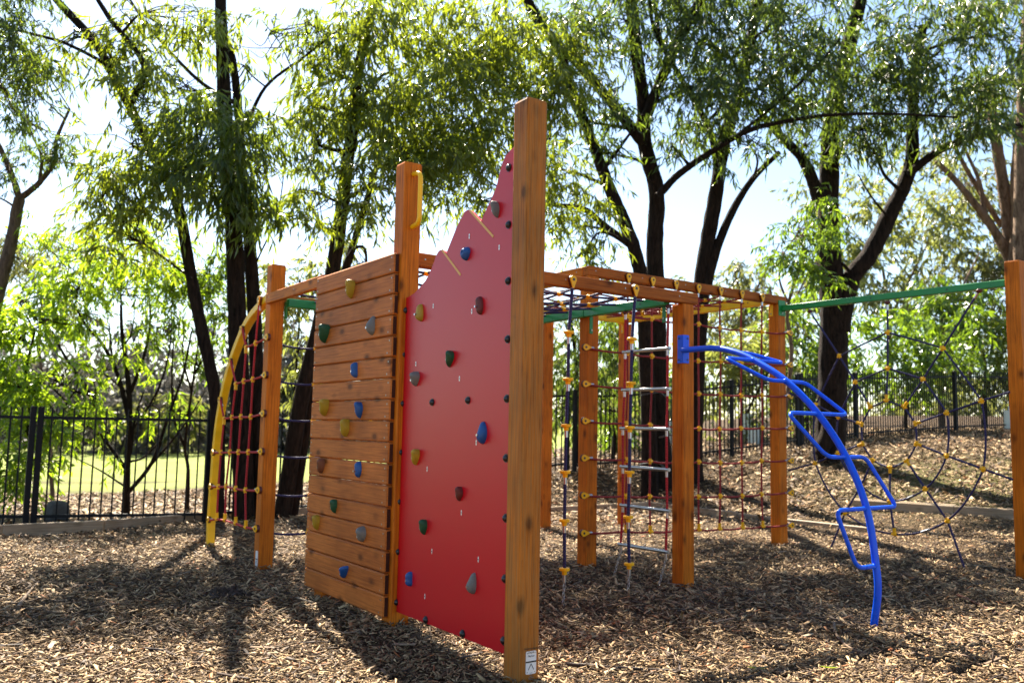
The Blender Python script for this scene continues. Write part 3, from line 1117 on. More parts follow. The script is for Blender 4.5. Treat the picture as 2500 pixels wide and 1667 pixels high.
for ri, (l, r) in enumerate([((1533, 770), (1917.6, 813.3))] + rows):
    pl, pr = at(*l, 'y', YF - .016), at(*r, 'y', YF7 - .016)
    line = []
    for j, (a, b) in enumerate(VT):
        t = 0
        # intersect in x
        x = a[0]
        for _ in range(2):
            f = (x - pl[0]) / (pr[0] - pl[0])
            z = pl[2] + (pr[2] - pl[2]) * f - .03 * math.sin(math.pi * f) * (1 if 0 < ri < 6 else .5)
            x = a[0] + (b[0] - a[0]) * (a[2] - z) / (a[2] - b[2])
        q = np.array([x + rng.uniform(-.006, .006), VN + rng.uniform(-.012, .012), z + rng.uniform(-.008, .008)])
        line.append(q)
    grid.append(line)
    pts = ([pl] if ri else []) + line + [pr]
    sag_rope(net, pts, 'redrope', .0085, .012)
    if ri:
        put('rope_anchor', DROP, net, at(*l, 'y', YF), frame((0, -1, 0), (1, 0, 0)))
    put('rope_anchor', DROP, net, at(r[0] + 8, r[1], 'y', YF7), frame((0, -1, 0), (-1, 0, 0)))
for j, (a, b) in enumerate(VT):
    col = [grid[i][j] for i in range(7)]
    top = np.array([a[0], P5[1] - .02 - .045 - .001, a[2]])
    sag_rope(net, [top - Z * .05 - Y * .012] + col, 'redrope', .0085, 0)
    put('rope_anchor', DROP, net, top, frame((0, -1, 0), (0, 0, -1)))
    for i in range(7):
        if i == 6 or (i == 0 and j == 0):
            put('tee_connector', TEE, net, col[i], frame((0, -1, 0), (0, 0, 1) if i else (1, 0, 0)))
        else:
            put('cross_connector', KNOT, net, col[i], frame((0, -1, 0), (0, 0, 1)))

# arch net
UN = P3[0] - S - .02
anet = thing('arch_net', (UN, 8.5, 0), 'bright red rope net strung between the yellow arch and its timber post', 'climbing net')
arows = [[(653, 823), (624, 838), (601, 847)], [(648, 915), (617, 926), (595, 930), (576, 936)], [(643.6, 1009), (612, 1017), (588, 1017), (566, 1018), (547, 1021)],
         [(638.8, 1102), (606, 1103), (582, 1103), (561, 1103), (539, 1104)], [(632, 1196), (599, 1196), (575, 1192), (552, 1187), (533, 1187)], [(626, 1290), (600, 1286), (575, 1277), (549, 1269), (529, 1266)]]
arows = [[at(x, y, 'x', UN) for x, y in r] for r in arows]
left_anchor = [at(589, 803, 'x', UA - .06), at(561, 882, 'x', UA - .06), at(536, 976, 'x', UA - .06), at(519, 1104, 'x', UA - .06), at(513, 1187, 'x', UA - .06), at(508, 1268, 'x', UA - .06)]
for ri, r in enumerate(arows):
    pa = np.array([P3[0] - S - .001, r[0][1], r[0][2]])
    put('rope_anchor', DROP, anet, pa, frame((-1, 0, 0), (0, 1, 0)))
    pts = [r[0]] + r[1:]
    lf = left_anchor[ri]
    sag_rope(anet, pts + [lf - Y * .03], 'brightrope', .0085, .004)
    put('rope_anchor', DROP, anet, lf + X * .022, frame((-1, 0, 0), r[-1] - lf))
    for k, q in enumerate(r[1:]):
        tee = ri == 5 or (ri < 3 and k == len(r) - 2)
        put('tee_connector' if tee else 'cross_connector', TEE if tee else KNOT, anet, q, frame((-1, 0, 0), (0, 0, 1) if ri == 5 else (0, 0, -1)))
cols = [[arows[i][1] for i in range(6)], [arows[i][2] for i in range(6)], [arows[i][3] for i in range(1, 6)], [arows[i][4] for i in range(2, 6)]]
topq = at(633, 738, 'x', UA - .055)
put('rope_anchor', DROP, anet, topq + X * .02 + Z * .03, frame((-1, 0, 0), (0, 0, -1)))
cols[0] = [topq] + cols[0]
for c in cols:
    sag_rope(anet, c, 'brightrope', .0085, 0)

# purple side net beyond the plank wall
pnet = thing('side_net', (P3[0] + .9, P3[1], 0), 'dark purple rope net partly hidden between timber post and plank wall', 'climbing net')
pys = [843, 932, 1022, 1112, 1206, 1299]
pv = [P3[0] + S + .45 + .5 * k for k in range(5)]
pv[0] = at(765, 1000, 'y', P3[1])[0]
lines = []
for y in pys:
    a = at(703, y, 'y', P3[1])
    row = [np.array([P3[0] + S, P3[1], a[2]])] + [np.array([x, P3[1], a[2] - .015]) for x in pv] + [np.array([Q1[0] - S, P3[1], a[2]])]
    lines.append(row)
    sag_rope(pnet, row, 'bluerope', .0085, .012)
for j in range(5):
    top = np.array([pv[j], P3[1] - .11, zg0])
    sag_rope(pnet, [top, *[l[j + 1] for l in lines]], 'bluerope', .0085)
    m = MB()
    m.tube([top - Z * .06, top - Z * .015], .0105, 8, 0)
    m.ball(top - Z * .008, .022, .022, .014, 1, 10, 6)
    m.build('ferrule', [M['silver'], M['maroonback']], pnet)
    for i, l in enumerate(lines):
        put('tee_connector' if i == 5 else 'cross_connector', TEE if i == 5 else KNOT, pnet, l[j + 1], frame((0, -1, 0), (0, 0, 1)))


# overhead nets
def roof_net(x0, x1, y0, y1, z, nx, ny, mat, label):
    t = thing('overhead_net', ((x0 + x1) / 2, (y0 + y1) / 2, z), label, 'climbing net')
    xs = np.linspace(x0, x1, nx + 2)
    ys = np.linspace(y0, y1, ny + 2)
    sg = lambda x, y: -.10 * math.sin(math.pi * (x - x0) / (x1 - x0)) * math.sin(math.pi * (y - y0) / (y1 - y0))
    for x in xs[1:-1]:
        sag_rope(t, [np.array([x, y, z + sg(x, y)]) for y in ys], mat, .0085)
    for y in ys[1:-1]:
        sag_rope(t, [np.array([x, y, z + sg(x, y)]) for x in xs], mat, .0085)
        for x in xs[1:-1]:
            put('cross_connector', KNOT, t, (x, y, z + sg(x, y)), frame((0, 0, 1), (1, 0, 0)))
    return t


roof_net(P2[0] + S, UG - .035, P2[1] + .03, P3[1] - .14, ZA - .05, 7, 6, 'bluerope', 'purple rope net stretched flat overhead behind the tallest post')
roof_net(P5[0] + S, UY - .035, P5[1] + .03, P9[1] - .14, ZB - .05, 7, 6, 'redrope', 'dark red rope net stretched flat overhead inside the raised beams')


# chains
def chain(pa, pb, parent):
    m = MB()
    d = np.array(pb) - np.array(pa)
    L = np.linalg.norm(d)
    n = max(2, int(L / .027))
    R = np.array(frame(d, (1, 0, 0)))
    for i in range(n):
        c = np.array(pa) + d * (i + .5) / n
        e1, e2, e3 = R[:, 0], R[:, 1], R[:, 2]
        s1 = e1 if i % 2 else e2
        P = [c + e3 * .014 * math.cos(a) * 1.25 + s1 * .0095 * math.sin(a) for a in np.linspace(0, 2 * math.pi, 10)]
        m.tube(P, .0032, 6, 0, False)
    return m.build('chain', M['steel'], parent)


# rope ladder under the green bar
UL = UG
rungs = [((1521, 860), (1636, 849.7)), ((1519, 952), (1636, 948.5)), ((1515, 1045), (1634, 1047)), ((1515, 1138), (1634, 1146.5)), ((1515, 1232), (1635, 1247)), ((1510, 1327), (1632, 1347))]
RG = [(at(*a, 'x', UL), at(*b, 'x', UL)) for a, b in rungs]
lad = thing('rope_ladder', (UL, RG[-1][0][1], 0), 'red rope ladder with silver rungs hanging under the green bar beside the blue bracket', 'rope ladder')
for a, b in RG:
    m = MB()
    m.tube([a, b], .0155, 14)
    for e, s_ in ((a, 1), (b, -1)):
        d = (b - a) / np.linalg.norm(b - a) * s_
        m.tube([e + d * .03 - Z * .012, e + d * .03 - Z * .062], .0125, 10)
    m.build('rung', M['silver'], lad)
for side, tp in ((0, at(1527, 768, 'x', UL)), (1, at(1632, 752, 'x', UL))):
    col = []
    for a, b in RG:
        d = (b - a) / np.linalg.norm(b - a)
        col.append(a + d * .03 if side == 0 else b - d * .03)
    top = np.array([UL, tp[1], zg0])
    sag_rope(lad, [top] + col, 'brightrope', .009)
    m = MB()
    m.ball(top - Z * .012, .03, .02, .02, 1, 10, 6)
    m.tube([top - Z * .075, top - Z * .02], .012, 10, 0)
    m.build('ferrule', [M['silver'], M['maroonback']], lad)
    e = col[-1] - Z * .06
    g_ = e + np.array([-.03, .06, 0])
    g_[2] = ground(g_) - .01
    chain(e, g_, lad)


# knotted ropes
def disc_rope(top, discs, label):
    v = P6[1] - .03 - .0425
    t0 = at(*top, 'y', v - .001)
    D_ = [at(x, y, 'y', v - .022) for x, y in discs]
    th = thing('knotted_rope', (D_[-1][0], D_[-1][1], 0), label, 'climbing rope', 'disc ropes under the long beam')
    put('rope_anchor', DROP, th, t0, frame((0, -1, 0), (0, 0, -1)))
    sag_rope(th, [t0 - Z * .07 - Y * .014] + D_, 'bluerope', .0105)
    dm = MB()
    prof = [(.010, .011), (.036, .011), (.040, .007), (.040, -.008), (.036, -.012), (.021, -.013), (.018, -.040), (.010, -.041)]
    seg = 18
    V = [(r_ * math.cos(2 * math.pi * k / seg), r_ * math.sin(2 * math.pi * k / seg), z) for r_, z in prof for k in range(seg)]
    n = len(prof)
    dm.add(V, [(i * seg + k, (i + 1) * seg + k, (i + 1) * seg + (k + 1) % seg, i * seg + (k + 1) % seg) for i in range(n - 1) for k in range(seg)], 0, False)
    dm.tube([(0, 0, -.04), (0, 0, -.090)], .0155, 12, 1)
    me = dm.mesh('foot_disc', [M['yplastic'], M['silver']])
    for q in D_:
        put('foot_disc', me, th, q)
    e = D_[-1] - Z * .090
    g_ = np.array([e[0] - .01, e[1], ground(e) - .01])
    chain(e, g_, th)


disc_rope((1394.5, 683.5), [(1389, 811), (1387, 925.6), (1382.6, 1038.4), (1380, 1152), (1378, 1270), (1378, 1389)], 'purple rope with six yellow foot discs, the one next to the tallest post')
disc_rope((1547.4, 705), [(1543, 827.6), (1540.7, 935), (1538, 1043), (1536.7, 1152), (1533.7, 1261.6), (1536, 1376)], 'purple rope with six yellow foot discs, the one in front of the rope ladder')

# spider web
UWB = P7[0] + .03
c1 = lambda x, y: at(1900 + x * .2551, 660 + y * .2551, 'x', UWB)
c2 = lambda x, y: at(1900 + x * .2551, 1000 + y * .2551, 'x', UWB)
spokes = [[c1(1045, 312), c1(1048, 595), c1(1048, 937), c1(1035, 1245)], [c1(1920, 200), c1(1575, 745), c1(1385, 1040), c1(1205, 1305)], [c1(2215, 1163), c1(1945, 1248), c1(1612, 1362), c1(1310, 1465)],
          [c2(2245, 668), c2(1962, 567), c2(1612, 440), c2(1320, 322)], [c2(1780, 1505), c2(1620, 1060), c2(1408, 757), c2(1228, 485)], [None, c2(1112, 1190), c2(1068, 875), c2(1070, 548)],
          [c2(508, 1312), c2(640, 985), c2(795, 722), c2(905, 480)], [c2(102, 580), c2(355, 510), c2(570, 415), c2(810, 325)], [c1(102, 1175), c1(360, 1285), c1(575, 1400), c1(800, 1470)], [c1(305, 395), c1(585, 820), c1(740, 1070), c1(885, 1310)]]
web = thing('web_net', (UWB, 5.1, .1), 'dark purple rope spider web with yellow connectors under the green bar', 'climbing net')
ctr = np.mean([s[3] for s in spokes], 0)
for i, s in enumerate(spokes):
    pts = [q for q in s if q is not None]
    sag_rope(web, pts, 'bluerope', .0088)
    nx_ = spokes[(i + 1) % 10]
    for lev, sg_ in ((1, .03), (2, .02), (3, .008)):
        a, b = s[lev], nx_[lev]
        outw = (a + b) / 2 - ctr
        outw /= np.linalg.norm(outw)
        bow = sg_ if 2 <= i <= 7 else sg_ * .2
        Q = [a + (b - a) * t + (outw - Z * .5) * bow * 4 * t * (1 - t) for t in np.linspace(0, 1, 7)]
        m = MB()
        m.tube(Q, .0098, 8, 0)
        if i == 4:
            m.tube([Q[2] + (Q[3] - Q[2]) * .1, Q[3]], .0125, 10, 1)
        m.build('rope', [M['bluerope'], M['silver']], web)
    for lev in (1, 2):
        if i == 5 and lev == 1:
            put('tee_connector', TEE, web, s[lev], frame((-1, 0, 0), (0, 0, 1)))
        else:
            put('cross_connector', KNOT, web, s[lev], frame((-1, 0, 0), s[lev] - s[lev + 1]))
    put('tee_connector', TEE, web, s[3], frame((-1, 0, 0), s[2] - s[3]))
    if i in (0, 1, 9):
        m = MB()
        e = s[0]
        d = (s[1] - s[0]) / np.linalg.norm(s[1] - s[0])
        m.ball(e - d * .005, .03, .03, .022, 1, 10, 6)
        m.tube([e + d * .02, e + d * .075], .012, 10, 0)
        m.build('ferrule', [M['silver'], M['maroonback']], web)


# ------------------------------------------------------------------ fence
def fence(pts, label, spacing):
    P = [np.array(p, float) for p in pts]
    t = thing('metal_fence', (P[0][0], P[0][1], P[0][2]), label, 'fence', 'black picket fence sections')
    H_ = 1.5
    for i, p in enumerate(P):
        m = MB()
        m.box(p + Z * (H_ / 2 - .1), X * .034, Y * .034, Z * (H_ / 2 + .12), 0, .004)
        m.build('fence_post', M['fence'], t)
    for a, b in zip(P[:-1], P[1:]):
        m = MB()
        d = b - a
        dh = d * [1, 1, 0]
        L = np.linalg.norm(dh)
        dh /= L
        sd = np.cross(Z, dh)
        sl_ = d[2] / L
        for zz in (.14, H_ - .12):
            A, B = a + Z * zz, b + Z * zz
            dd = (B - A)
            m.box((A + B) / 2, dd / 2 * .992, sd * .014, Z * .019)
        n = max(2, int(L / spacing))
        for k in range(1, n):
            f = k / n
            q = a + d * f
            m.box(q + Z * (.04 + H_) / 2 + sd * .0, dh * .0095, sd * .0095, Z * (H_ - .04) / 2)
            m.box(q + Z * (H_ + .006), dh * .006, sd * .006, Z * .006)
        m.build('picket_panel', M['fence'], t)
    return t


def gp(px, py, depth):
    p = deep(px, py, depth)
    p[2] = ground(p)
    return p


F0 = deep(-560, 1325, 10.2)
F1, F2 = deep(80, 1292, 10.95), deep(500, 1266, 11.6)
F3 = deep(790, 1230, 13.0)
for f in (F0, F1, F2, F3):
    f[2] = ground(f)
fence([F0, F1 - (F1 - F0) / np.linalg.norm(F1 - F0) * .09], 'black picket gate panel beside the thick fence post', .122)
fence([F1, F2], 'black picket fence bay in front of the bushy multi-stemmed shrub', .122)
fence([F2 + (F3 - F2) / np.linalg.norm(F3 - F2) * .09, F3, deep(1080, 1187, 14.6), deep(1384, 1150, 15.9)], 'black picket fence run behind the plank wall and red panel', .122)
fb = [deep(1402, 1149, 15.95), deep(1600, 1130, 16.6), deep(1787, 1111, 17.3), deep(1947, 1088, 18.1)]
fc = [deep(1957, 1087, 18.2), deep(2090, 1070, 19.6), deep(2334, 1050, 21.6), deep(2470, 1043, 22.8), deep(2620, 1034, 24)]
for L_ in (fb, fc):
    for f in L_:
        f[2] = ground(f)
fence(fb, 'black picket fence run behind the red cargo net', .088)
fence(fc, 'black picket fence run climbing the bank behind the rope web', .088)


# ------------------------------------------------------------------ timber edging
def sleeper(a, b, wd, ht, label, mat='sleeper', sink=.05, cat='edging', group='timber edging boards'):
    a, b = np.array(a, float), np.array(b, float)
    d = b - a
    L = np.linalg.norm(d)
    d /= L
    m = MB()
    sd = np.cross(Z, d * [1, 1, 0])
    sd /= np.linalg.norm(sd)
    m.box(np.zeros(3), X * L / 2, Y * wd / 2, Z * (ht + sink) / 2, 0, .008)
    o = bpy.data.objects.new('timber_edging', m.mesh('timber_edging', [M[mat]]))
    COL.objects.link(o)
    c = (a + b) / 2 + Z * (ht - sink) / 2
    up = np.cross(d, sd)
    if up[2] < 0:
        up = -up
    o.matrix_world = Matrix(((d[0], sd[0], up[0], c[0]), (d[1], sd[1], up[1], c[1]), (d[2], sd[2], up[2], c[2]), (0, 0, 0, 1)))
    return tag(o, label, cat, group)


def gpt(px, py):
    """ground point seen at a pixel"""
    lo, hi = 2., 60.
    for k in range(400):
        dd = 2 + k * .1
        p = deep(px, py, dd)
        if p[2] < ground(p):
            return np.array([p[0], p[1], ground(p)])
    return p


e0, e1, e2, e3 = gpt(-500, 1360), gpt(0, 1312), gpt(250, 1297), gpt(500, 1276)
e4, e5 = gpt(750, 1259), gpt(1000, 1251)
e6, e7, e8, e9 = gpt(1340, 1252), gpt(1582, 1240), gpt(1800, 1266), gpt(2137, 1303)
sleeper(e0, e1, .05, .13, 'grey timber edging board below the fence gate')
sleeper(e1 + (e2 - e1) * .01, e2, .05, .13, 'grey timber edging board below the fence bay of the stone')
sleeper(e2 + (e3 - e2) * .01, e3, .05, .13, 'grey timber edging board ending behind the yellow arch foot')
sleeper(e3 + (e4 - e3) * .01, e4, .05, .12, 'grey timber edging board behind the timber post of the arch')
sleeper(e4 + (e5 - e4) * .01, e5, .05, .12, 'grey timber edging board hidden behind the plank wall')
sleeper(e5 + (e6 - e5) * .01, e6, .05, .12, 'grey timber edging board hidden behind the red panel')
sleeper(e6 + (e7 - e6) * .01, e7, .05, .09, 'pale timber edging board behind the rope ladder')
sleeper(e7 + (e8 - e7) * .01, e8, .05, .09, 'pale timber edging board behind the red cargo net')
sleeper(e8 + (e9 - e8) * .01, e9, .05, .07, 'pale timber edging board running past the post of the blue loops into the mulch')
b0, b1, b2 = deep(2078, 1254, 13.0), deep(2330, 1272, 12.2), deep(2640, 1294, 11.3)
for q in (b0, b1, b2):
    q[2] = max(.06, q[2])
sleeper(b0, b1, .09, .215, 'thick pale retaining sleeper behind the rope web', cat='sleeper', group='retaining sleepers on the bank')
sleeper(b1 + (b2 - b1) * .004, b2, .09, .215, 'thick pale retaining sleeper running past the post at the end of the web bar', cat='sleeper', group='retaining sleepers on the bank')
o_ = (b1 - b0) / np.linalg.norm(b1 - b0)
n_ = np.cross(Z, o_)
n_ = n_ if n_ @ FH > 0 else -n_
sleeper(b0 + n_ * .17 + Z * .05, b1 + n_ * .17 + Z * .05, .10, .17, 'second retaining sleeper lying close behind the first one', cat='sleeper', group='retaining sleepers on the bank')


# ------------------------------------------------------------------ trees
def leaf_cloud(c, rad, nspray, per, L, W, droop, r_, spread=.35, sub=None):
    """long narrow leaves hanging in sprays inside an ellipsoid (radii along camera right, up, forward)"""
    nsub = sub or max(4, nspray // 7)
    g = r_.normal(size=(nsub, 3))
    g /= np.linalg.norm(g, axis=1)[:, None]
    g *= r_.random((nsub, 1)) ** .45
    k = r_.integers(0, nsub, nspray)
    s = g[k] * 1.25 + r_.normal(size=(nspray, 3)) * .19
    ax = np.stack([RH, ZU, FH])
    base = np.array(c) + (s * np.array(rad)) @ ax
    sd = r_.normal(size=(nspray, 3)) * [1, 1, .5] + [0, 0, -.35]
    sd /= np.linalg.norm(sd, axis=1)[:, None]
    slen = r_.uniform(.5, 1.1, nspray) * L * 3.2
    n = nspray * per
    t = np.tile(np.linspace(.1, 1, per), nspray) + r_.normal(0, .04, n)
    B = np.repeat(base, per, 0) + np.repeat(sd * slen[:, None], per, 0) * t[:, None]
    B[:, 2] -= .25 * np.repeat(slen, per) * t ** 2
    D_ = np.repeat(sd, per, 0) * .55 + r_.normal(size=(n, 3)) * .38 + [0, 0, -droop]
    D_ /= np.linalg.norm(D_, axis=1)[:, None]
    sv = np.cross(D_, r_.normal(size=(n, 3)))
    sv /= np.linalg.norm(sv, axis=1)[:, None] + 1e-9
    nv = np.cross(D_, sv)
    l = L * 1.15 * r_.uniform(.6, 1.3, n)[:, None]
    w_ = W * 1.5 * r_.uniform(.7, 1.3, n)[:, None]
    V = np.empty((n, 4, 3))
    cur = nv * l * r_.uniform(-.12, .12, (n, 1))
    V[:, 0] = B
    V[:, 1] = B + D_ * l * .45 + sv * w_ * .5 + cur
    V[:, 2] = B + D_ * l
    V[:, 3] = B + D_ * l * .45 - sv * w_ * .5 + cur
    return V.reshape(-1, 3), base


def crown_obj(Vs, mat, parent, name='crown'):
    V = np.concatenate(Vs) - wloc(parent)
    n = len(V) // 4
    b = (np.arange(n) * 4)[:, None]
    F = np.concatenate([b + [0, 1, 2], b + [0, 2, 3]], 1).reshape(-1, 3)
    o = bpy.data.objects.new(name, raw_mesh(name, V, F, [M[mat]]))
    COL.objects.link(o)
    if parent is not None:
        o.parent = parent
    return o


def tree(name, label, cat, limbs, clumps, leaf, barkm, L=.15, W=.019, droop=.75, seed=0, group=None, dens=1., thick=1., twigs=True, jag=.14, top=None):
    """limbs: [(pixel polyline in the 2352-wide view, depth or depths, width px start, width px end)]; clumps: (px, py, depth, rx px, ry px, weight)"""
    r_ = np.random.default_rng(100 + seed)
    pls = []
    for pts, dep, w0, w1 in limbs:
        n = len(pts)
        de = np.full(n, dep, float) if not hasattr(dep, '__len__') else np.interp(np.linspace(0, 1, n), np.linspace(0, 1, len(dep)), dep)
        P = [deep(x * DS, y * DS, q) for (x, y), q in zip(pts, de)]
        sp_ = spline(P, 6)
        dm = np.interp(np.linspace(0, 1, len(sp_)), np.linspace(0, 1, n), de)
        rad = np.interp(np.linspace(0, 1, len(sp_)), [0, 1], [w0, w1]) * DS / 2 * dm / FPX
        pls.append((sp_, rad))
    root = pls[0][0][0].copy()
    if pls[0][0][0][2] < 3:
        g_ = ground(root)
        if root[2] > g_ - .1:                                # carry the stem down into the soil
            st = pls[0][0]
            foot = st[0] + (st[0] - st[3]) * [1, 1, 0] * .15
            foot[2] = g_ - .15
            pls[0] = ([foot] + st, np.r_[pls[0][1][0] * 1.25, pls[0][1]])
            root = foot.copy()
        root[2] = g_
    t = thing(name, root, label, cat, group)
    m = MB()
    for sp_, rad in pls:
        m.tube(sp_, rad, 10, 0, True, True, jag)
    Vs = []
    nodes = np.array([q for sp_, rad in pls for q in sp_])
    nrad = np.concatenate([np.asarray(rad) for sp_, rad in pls])
    for (x, y, dep, rx, ry, wt) in clumps:
        c = deep(x * DS, y * DS, dep)
        k = DS * dep / FPX
        rad3 = np.array([rx * k, ry * k, rx * k * .8])
        area = rx * ry / (dep / 12.) ** .0
        ns = int(max(6, area * (wt if wt < .8 else .8 + (wt - .8) * .45) * dens / 62.))
        V, base = leaf_cloud(c, rad3, ns, 11, L * thick, W * thick, droop, r_)
        if top is not None:                                  # leaves above this row left out so sun reaches the ground
            q = V.reshape(-1, 4, 3)
            e = q[:, 0] - EYEP
            q = q[833.5 - FPX * (e @ UPV) / (e @ FWD) > top * DS]
            V = q.reshape(-1, 3)
        Vs.append(V)
        if twigs:
            # a limb from the nearest lower wood to the clump, then twigs out to its sprays
            dv = nodes - c
            cost = np.linalg.norm(dv, axis=1) + np.maximum(0, dv[:, 2]) * 1.5
            j = int(np.argmin(cost))
            a = nodes[j]
            mid = (a + c) / 2 + r_.normal(size=3) * .12 * np.linalg.norm(c - a) + Z * .06 * np.linalg.norm(c - a)
            br = min(nrad[j] * .55, .035)
            sp_ = spline([a, mid, c], 6)
            m.tube(sp_, np.linspace(br, .008, len(sp_)), 6, 0, False, True, .1)
            for q in base[r_.choice(len(base), min(len(base), 14), False)]:
                s0 = sp_[int(r_.integers(4, len(sp_)))]
                md = (s0 + q) / 2 + r_.normal(size=3) * .08
                m.tube(spline([s0, md, q], 3), np.linspace(.0085, .003, 7), 4, 0, False)
    m.build('trunk', M[barkm], t)
    if Vs:
        crown_obj(Vs, leaf, t)
    return t


GT = 'tall dark-barked trees around the playground'
# leaning tree at the fence, crown reaching over the left of the view
tree('gum_tree', 'dark leaning tree behind the yellow arch, tilting left as it rises', 'tree',
     [([(497, 1185), (500, 1000), (490, 880), (455, 720), (405, 460), (345, 340), (280, 210), (215, 95), (130, 0), (60, -90)], [11.6, 11.4], 33, 15),
      ([(300, 240), (330, 150), (250, 40), (190, -60)], 11.3, 15, 9), ([(250, 150), (150, 100), (60, 75), (-40, 50)], 11.2, 9, 5), ([(400, 440), (330, 300), (310, 250)], 11.3, 8, 4),
      ([(440, 640), (330, 560), (240, 520)], 11.1, 6, 2)],
     [(170, 60, 11.2, 150, 70, 0.39), (330, 30, 11.3, 170, 70, 0.42), (255, 130, 11.2, 90, 60, 0.39), (340, 230, 11.2, 90, 70, 0.42), (300, 330, 11.0, 100, 70, 0.56), (240, 420, 11.0, 90, 50, 0.42), (330, 470, 11.0, 110, 55, 0.70), (420, 380, 11.0, 90, 60, 0.56), (-100, 60, 11.2, 120, 100, 0.35), (330, 560, 11.2, 100, 50, 0.42)],
     'leaf_mid', 'darkbark', seed=1, group=GT, top=-15)
tree('gum_tree', 'straight dark tree with two close trunks behind the yellow arch', 'tree',
     [([(560, 1188), (556, 1000), (545, 760), (537, 520), (522, 330), (512, 150), (506, 0), (500, -150)], [11.9, 11.8], 50, 22),
      ([(600, 1188), (592, 900), (578, 620), (566, 480), (556, 390), (547, 250), (530, 120), (500, 60)], [12.1, 12.0], 36, 13),
      ([(562, 300), (610, 200), (700, 130), (790, 60)], 11.8, 9, 4), ([(545, 240), (450, 180), (340, 60), (280, -30)], 11.7, 10, 5), ([(590, 600), (640, 480), (660, 300)], 12, 4, 2)],
     [(440, 350, 11.3, 120, 65, 1.28), (540, 300, 11.2, 100, 70, 1.36), (470, 270, 11.3, 110, 60, 0.72), (400, 200, 11.5, 100, 60, 0.18), (620, 70, 11.6, 110, 80, 0.16), (700, 50, 11.6, 100, 70, 0.14), (560, 470, 11.3, 85, 50, 1.04), (590, 390, 11.4, 50, 60, 0.64),
      (480, 430, 11.2, 90, 60, 0.80), (420, 90, 11.6, 110, 70, 0.10), (560, 150, 11.5, 60, 70, 0.10), (610, 480, 11.6, 40, 60, 0.64)],
     'leaf_dark', 'darkbark', seed=2, group=GT, L=.17, droop=.9, top=-15, dens=.8)
tree('gum_tree', 'dark tree rising behind the plank wall with a bent side branch', 'tree',
     [([(650, 1180), (690, 930), (735, 740), (768, 600), (795, 400), (812, 270), (825, 150), (845, 60), (875, -60)], [12.2, 12.4], 40, 18),
      ([(672, 1180), (712, 930), (760, 720), (800, 600), (830, 500), (860, 400), (890, 300)], [12.4, 12.6], 26, 10),
      ([(800, 590), (815, 570), (838, 572), (842, 630)], 12.3, 8, 6), ([(815, 250), (870, 180), (940, 150)], 12.3, 8, 4)],
     [(850, 60, 12, 110, 80, 0.85), (745, 160, 12, 70, 90, 0.76), (725, 320, 12, 65, 70, 0.71), (730, 440, 12, 55, 65, 0.71), (860, 230, 12, 90, 90, 0.95), (920, 340, 11.9, 90, 70, 1.04), (840, 480, 12, 50, 45, 0.47), (730, 250, 12.2, 60, 60, 0.57), (880, 430, 11.8, 80, 60, 0.85)],
     'leaf_mid', 'brownbark', seed=3, group=GT, L=.16, top=-10)
tree('gum_tree', 'dark forked tree leaning left behind the tallest post', 'tree',
     [([(1492, 1010), (1478, 700), (1462, 590), (1430, 500), (1395, 420), (1350, 300), (1310, 200), (1290, 130), (1230, 30), (1180, -60)], [14.8, 14.2], 36, 16),
      ([(1445, 560), (1390, 520), (1340, 480), (1270, 470), (1180, 450)], 14, 18, 8), ([(1400, 430), (1330, 400), (1250, 380)], 14, 9, 5), ([(1300, 180), (1180, 110), (1080, 60)], 14, 11, 5), ([(1380, 400), (1430, 330), (1460, 290)], 14.2, 9, 5)],
     [(1000, 90, 12.6, 170, 100, 1.61), (960, 230, 12.5, 150, 80, 1.52), (1060, 290, 12.5, 140, 80, 1.61), (1040, 400, 12.5, 110, 70, 1.33), (1150, 170, 12.7, 110, 100, 1.52), (1130, 50, 12.8, 120, 70, 1.23), (1240, 330, 13, 70, 70, 1.04), (1250, 200, 13, 80, 80, 1.23),
      (1330, 440, 13.6, 80, 60, 1.04), (1330, 520, 13.6, 75, 50, 1.14), (1270, 400, 13.4, 60, 60, 0.85), (1110, 460, 12.6, 70, 50, 0.85), (970, 330, 12.6, 110, 70, 1.14), (1340, 590, 13.6, 70, 35, 0.38), (1300, 120, 13.2, 90, 90, 0.95)],
     'leaf_mid', 'darkbark', seed=4, group=GT, L=.16, top=-15, dens=.85)
tree('gum_tree', 'upright black trunked tree with a long arching branch to the right, behind the rope ladder', 'tree',
     [([(1520, 1078), (1512, 900), (1508, 700), (1504, 560), (1508, 440), (1480, 330), (1478, 240), (1462, 120), (1448, -20), (1440, -140)], [15.2, 14.8], 46, 24),
      ([(1484, 270), (1520, 180), (1560, 90), (1612, -5), (1680, -90)], 14.8, 27, 17), ([(1478, 330), (1400, 230), (1320, 140), (1270, 90), (1215, 20), (1190, -60)], 14.7, 26, 14),
      ([(1512, 450), (1560, 400), (1640, 345), (1720, 300), (1800, 280), (1900, 265), (2050, 262), (2200, 270)], [14.6, 14], 18, 4), ([(1640, 345), (1720, 290), (1850, 180), (1930, 90)], 14.4, 9, 5), ([(1540, 140), (1500, 60), (1490, -30)], 14.8, 12, 6)],
     [(1340, 60, 14.2, 130, 80, 1.3), (1430, 40, 14.4, 80, 60, .8), (1560, 90, 14.4, 90, 80, .9), (1340, 270, 14.2, 70, 60, .8), (1420, 200, 14.4, 60, 60, .7), (1600, 200, 14.2, 80, 60, .7), (1540, 330, 14.4, 40, 40, .5), (1480, -110, 14.8, 260, 90, 1.3), (1560, 20, 14.5, 90, 50, 1.0), (1390, 350, 14.4, 50, 50, .5)],  # the wide clump above the view is added to shade the ground
     'leaf_shade', 'darkbark', seed=5, group=GT, L=.17, dens=.8)
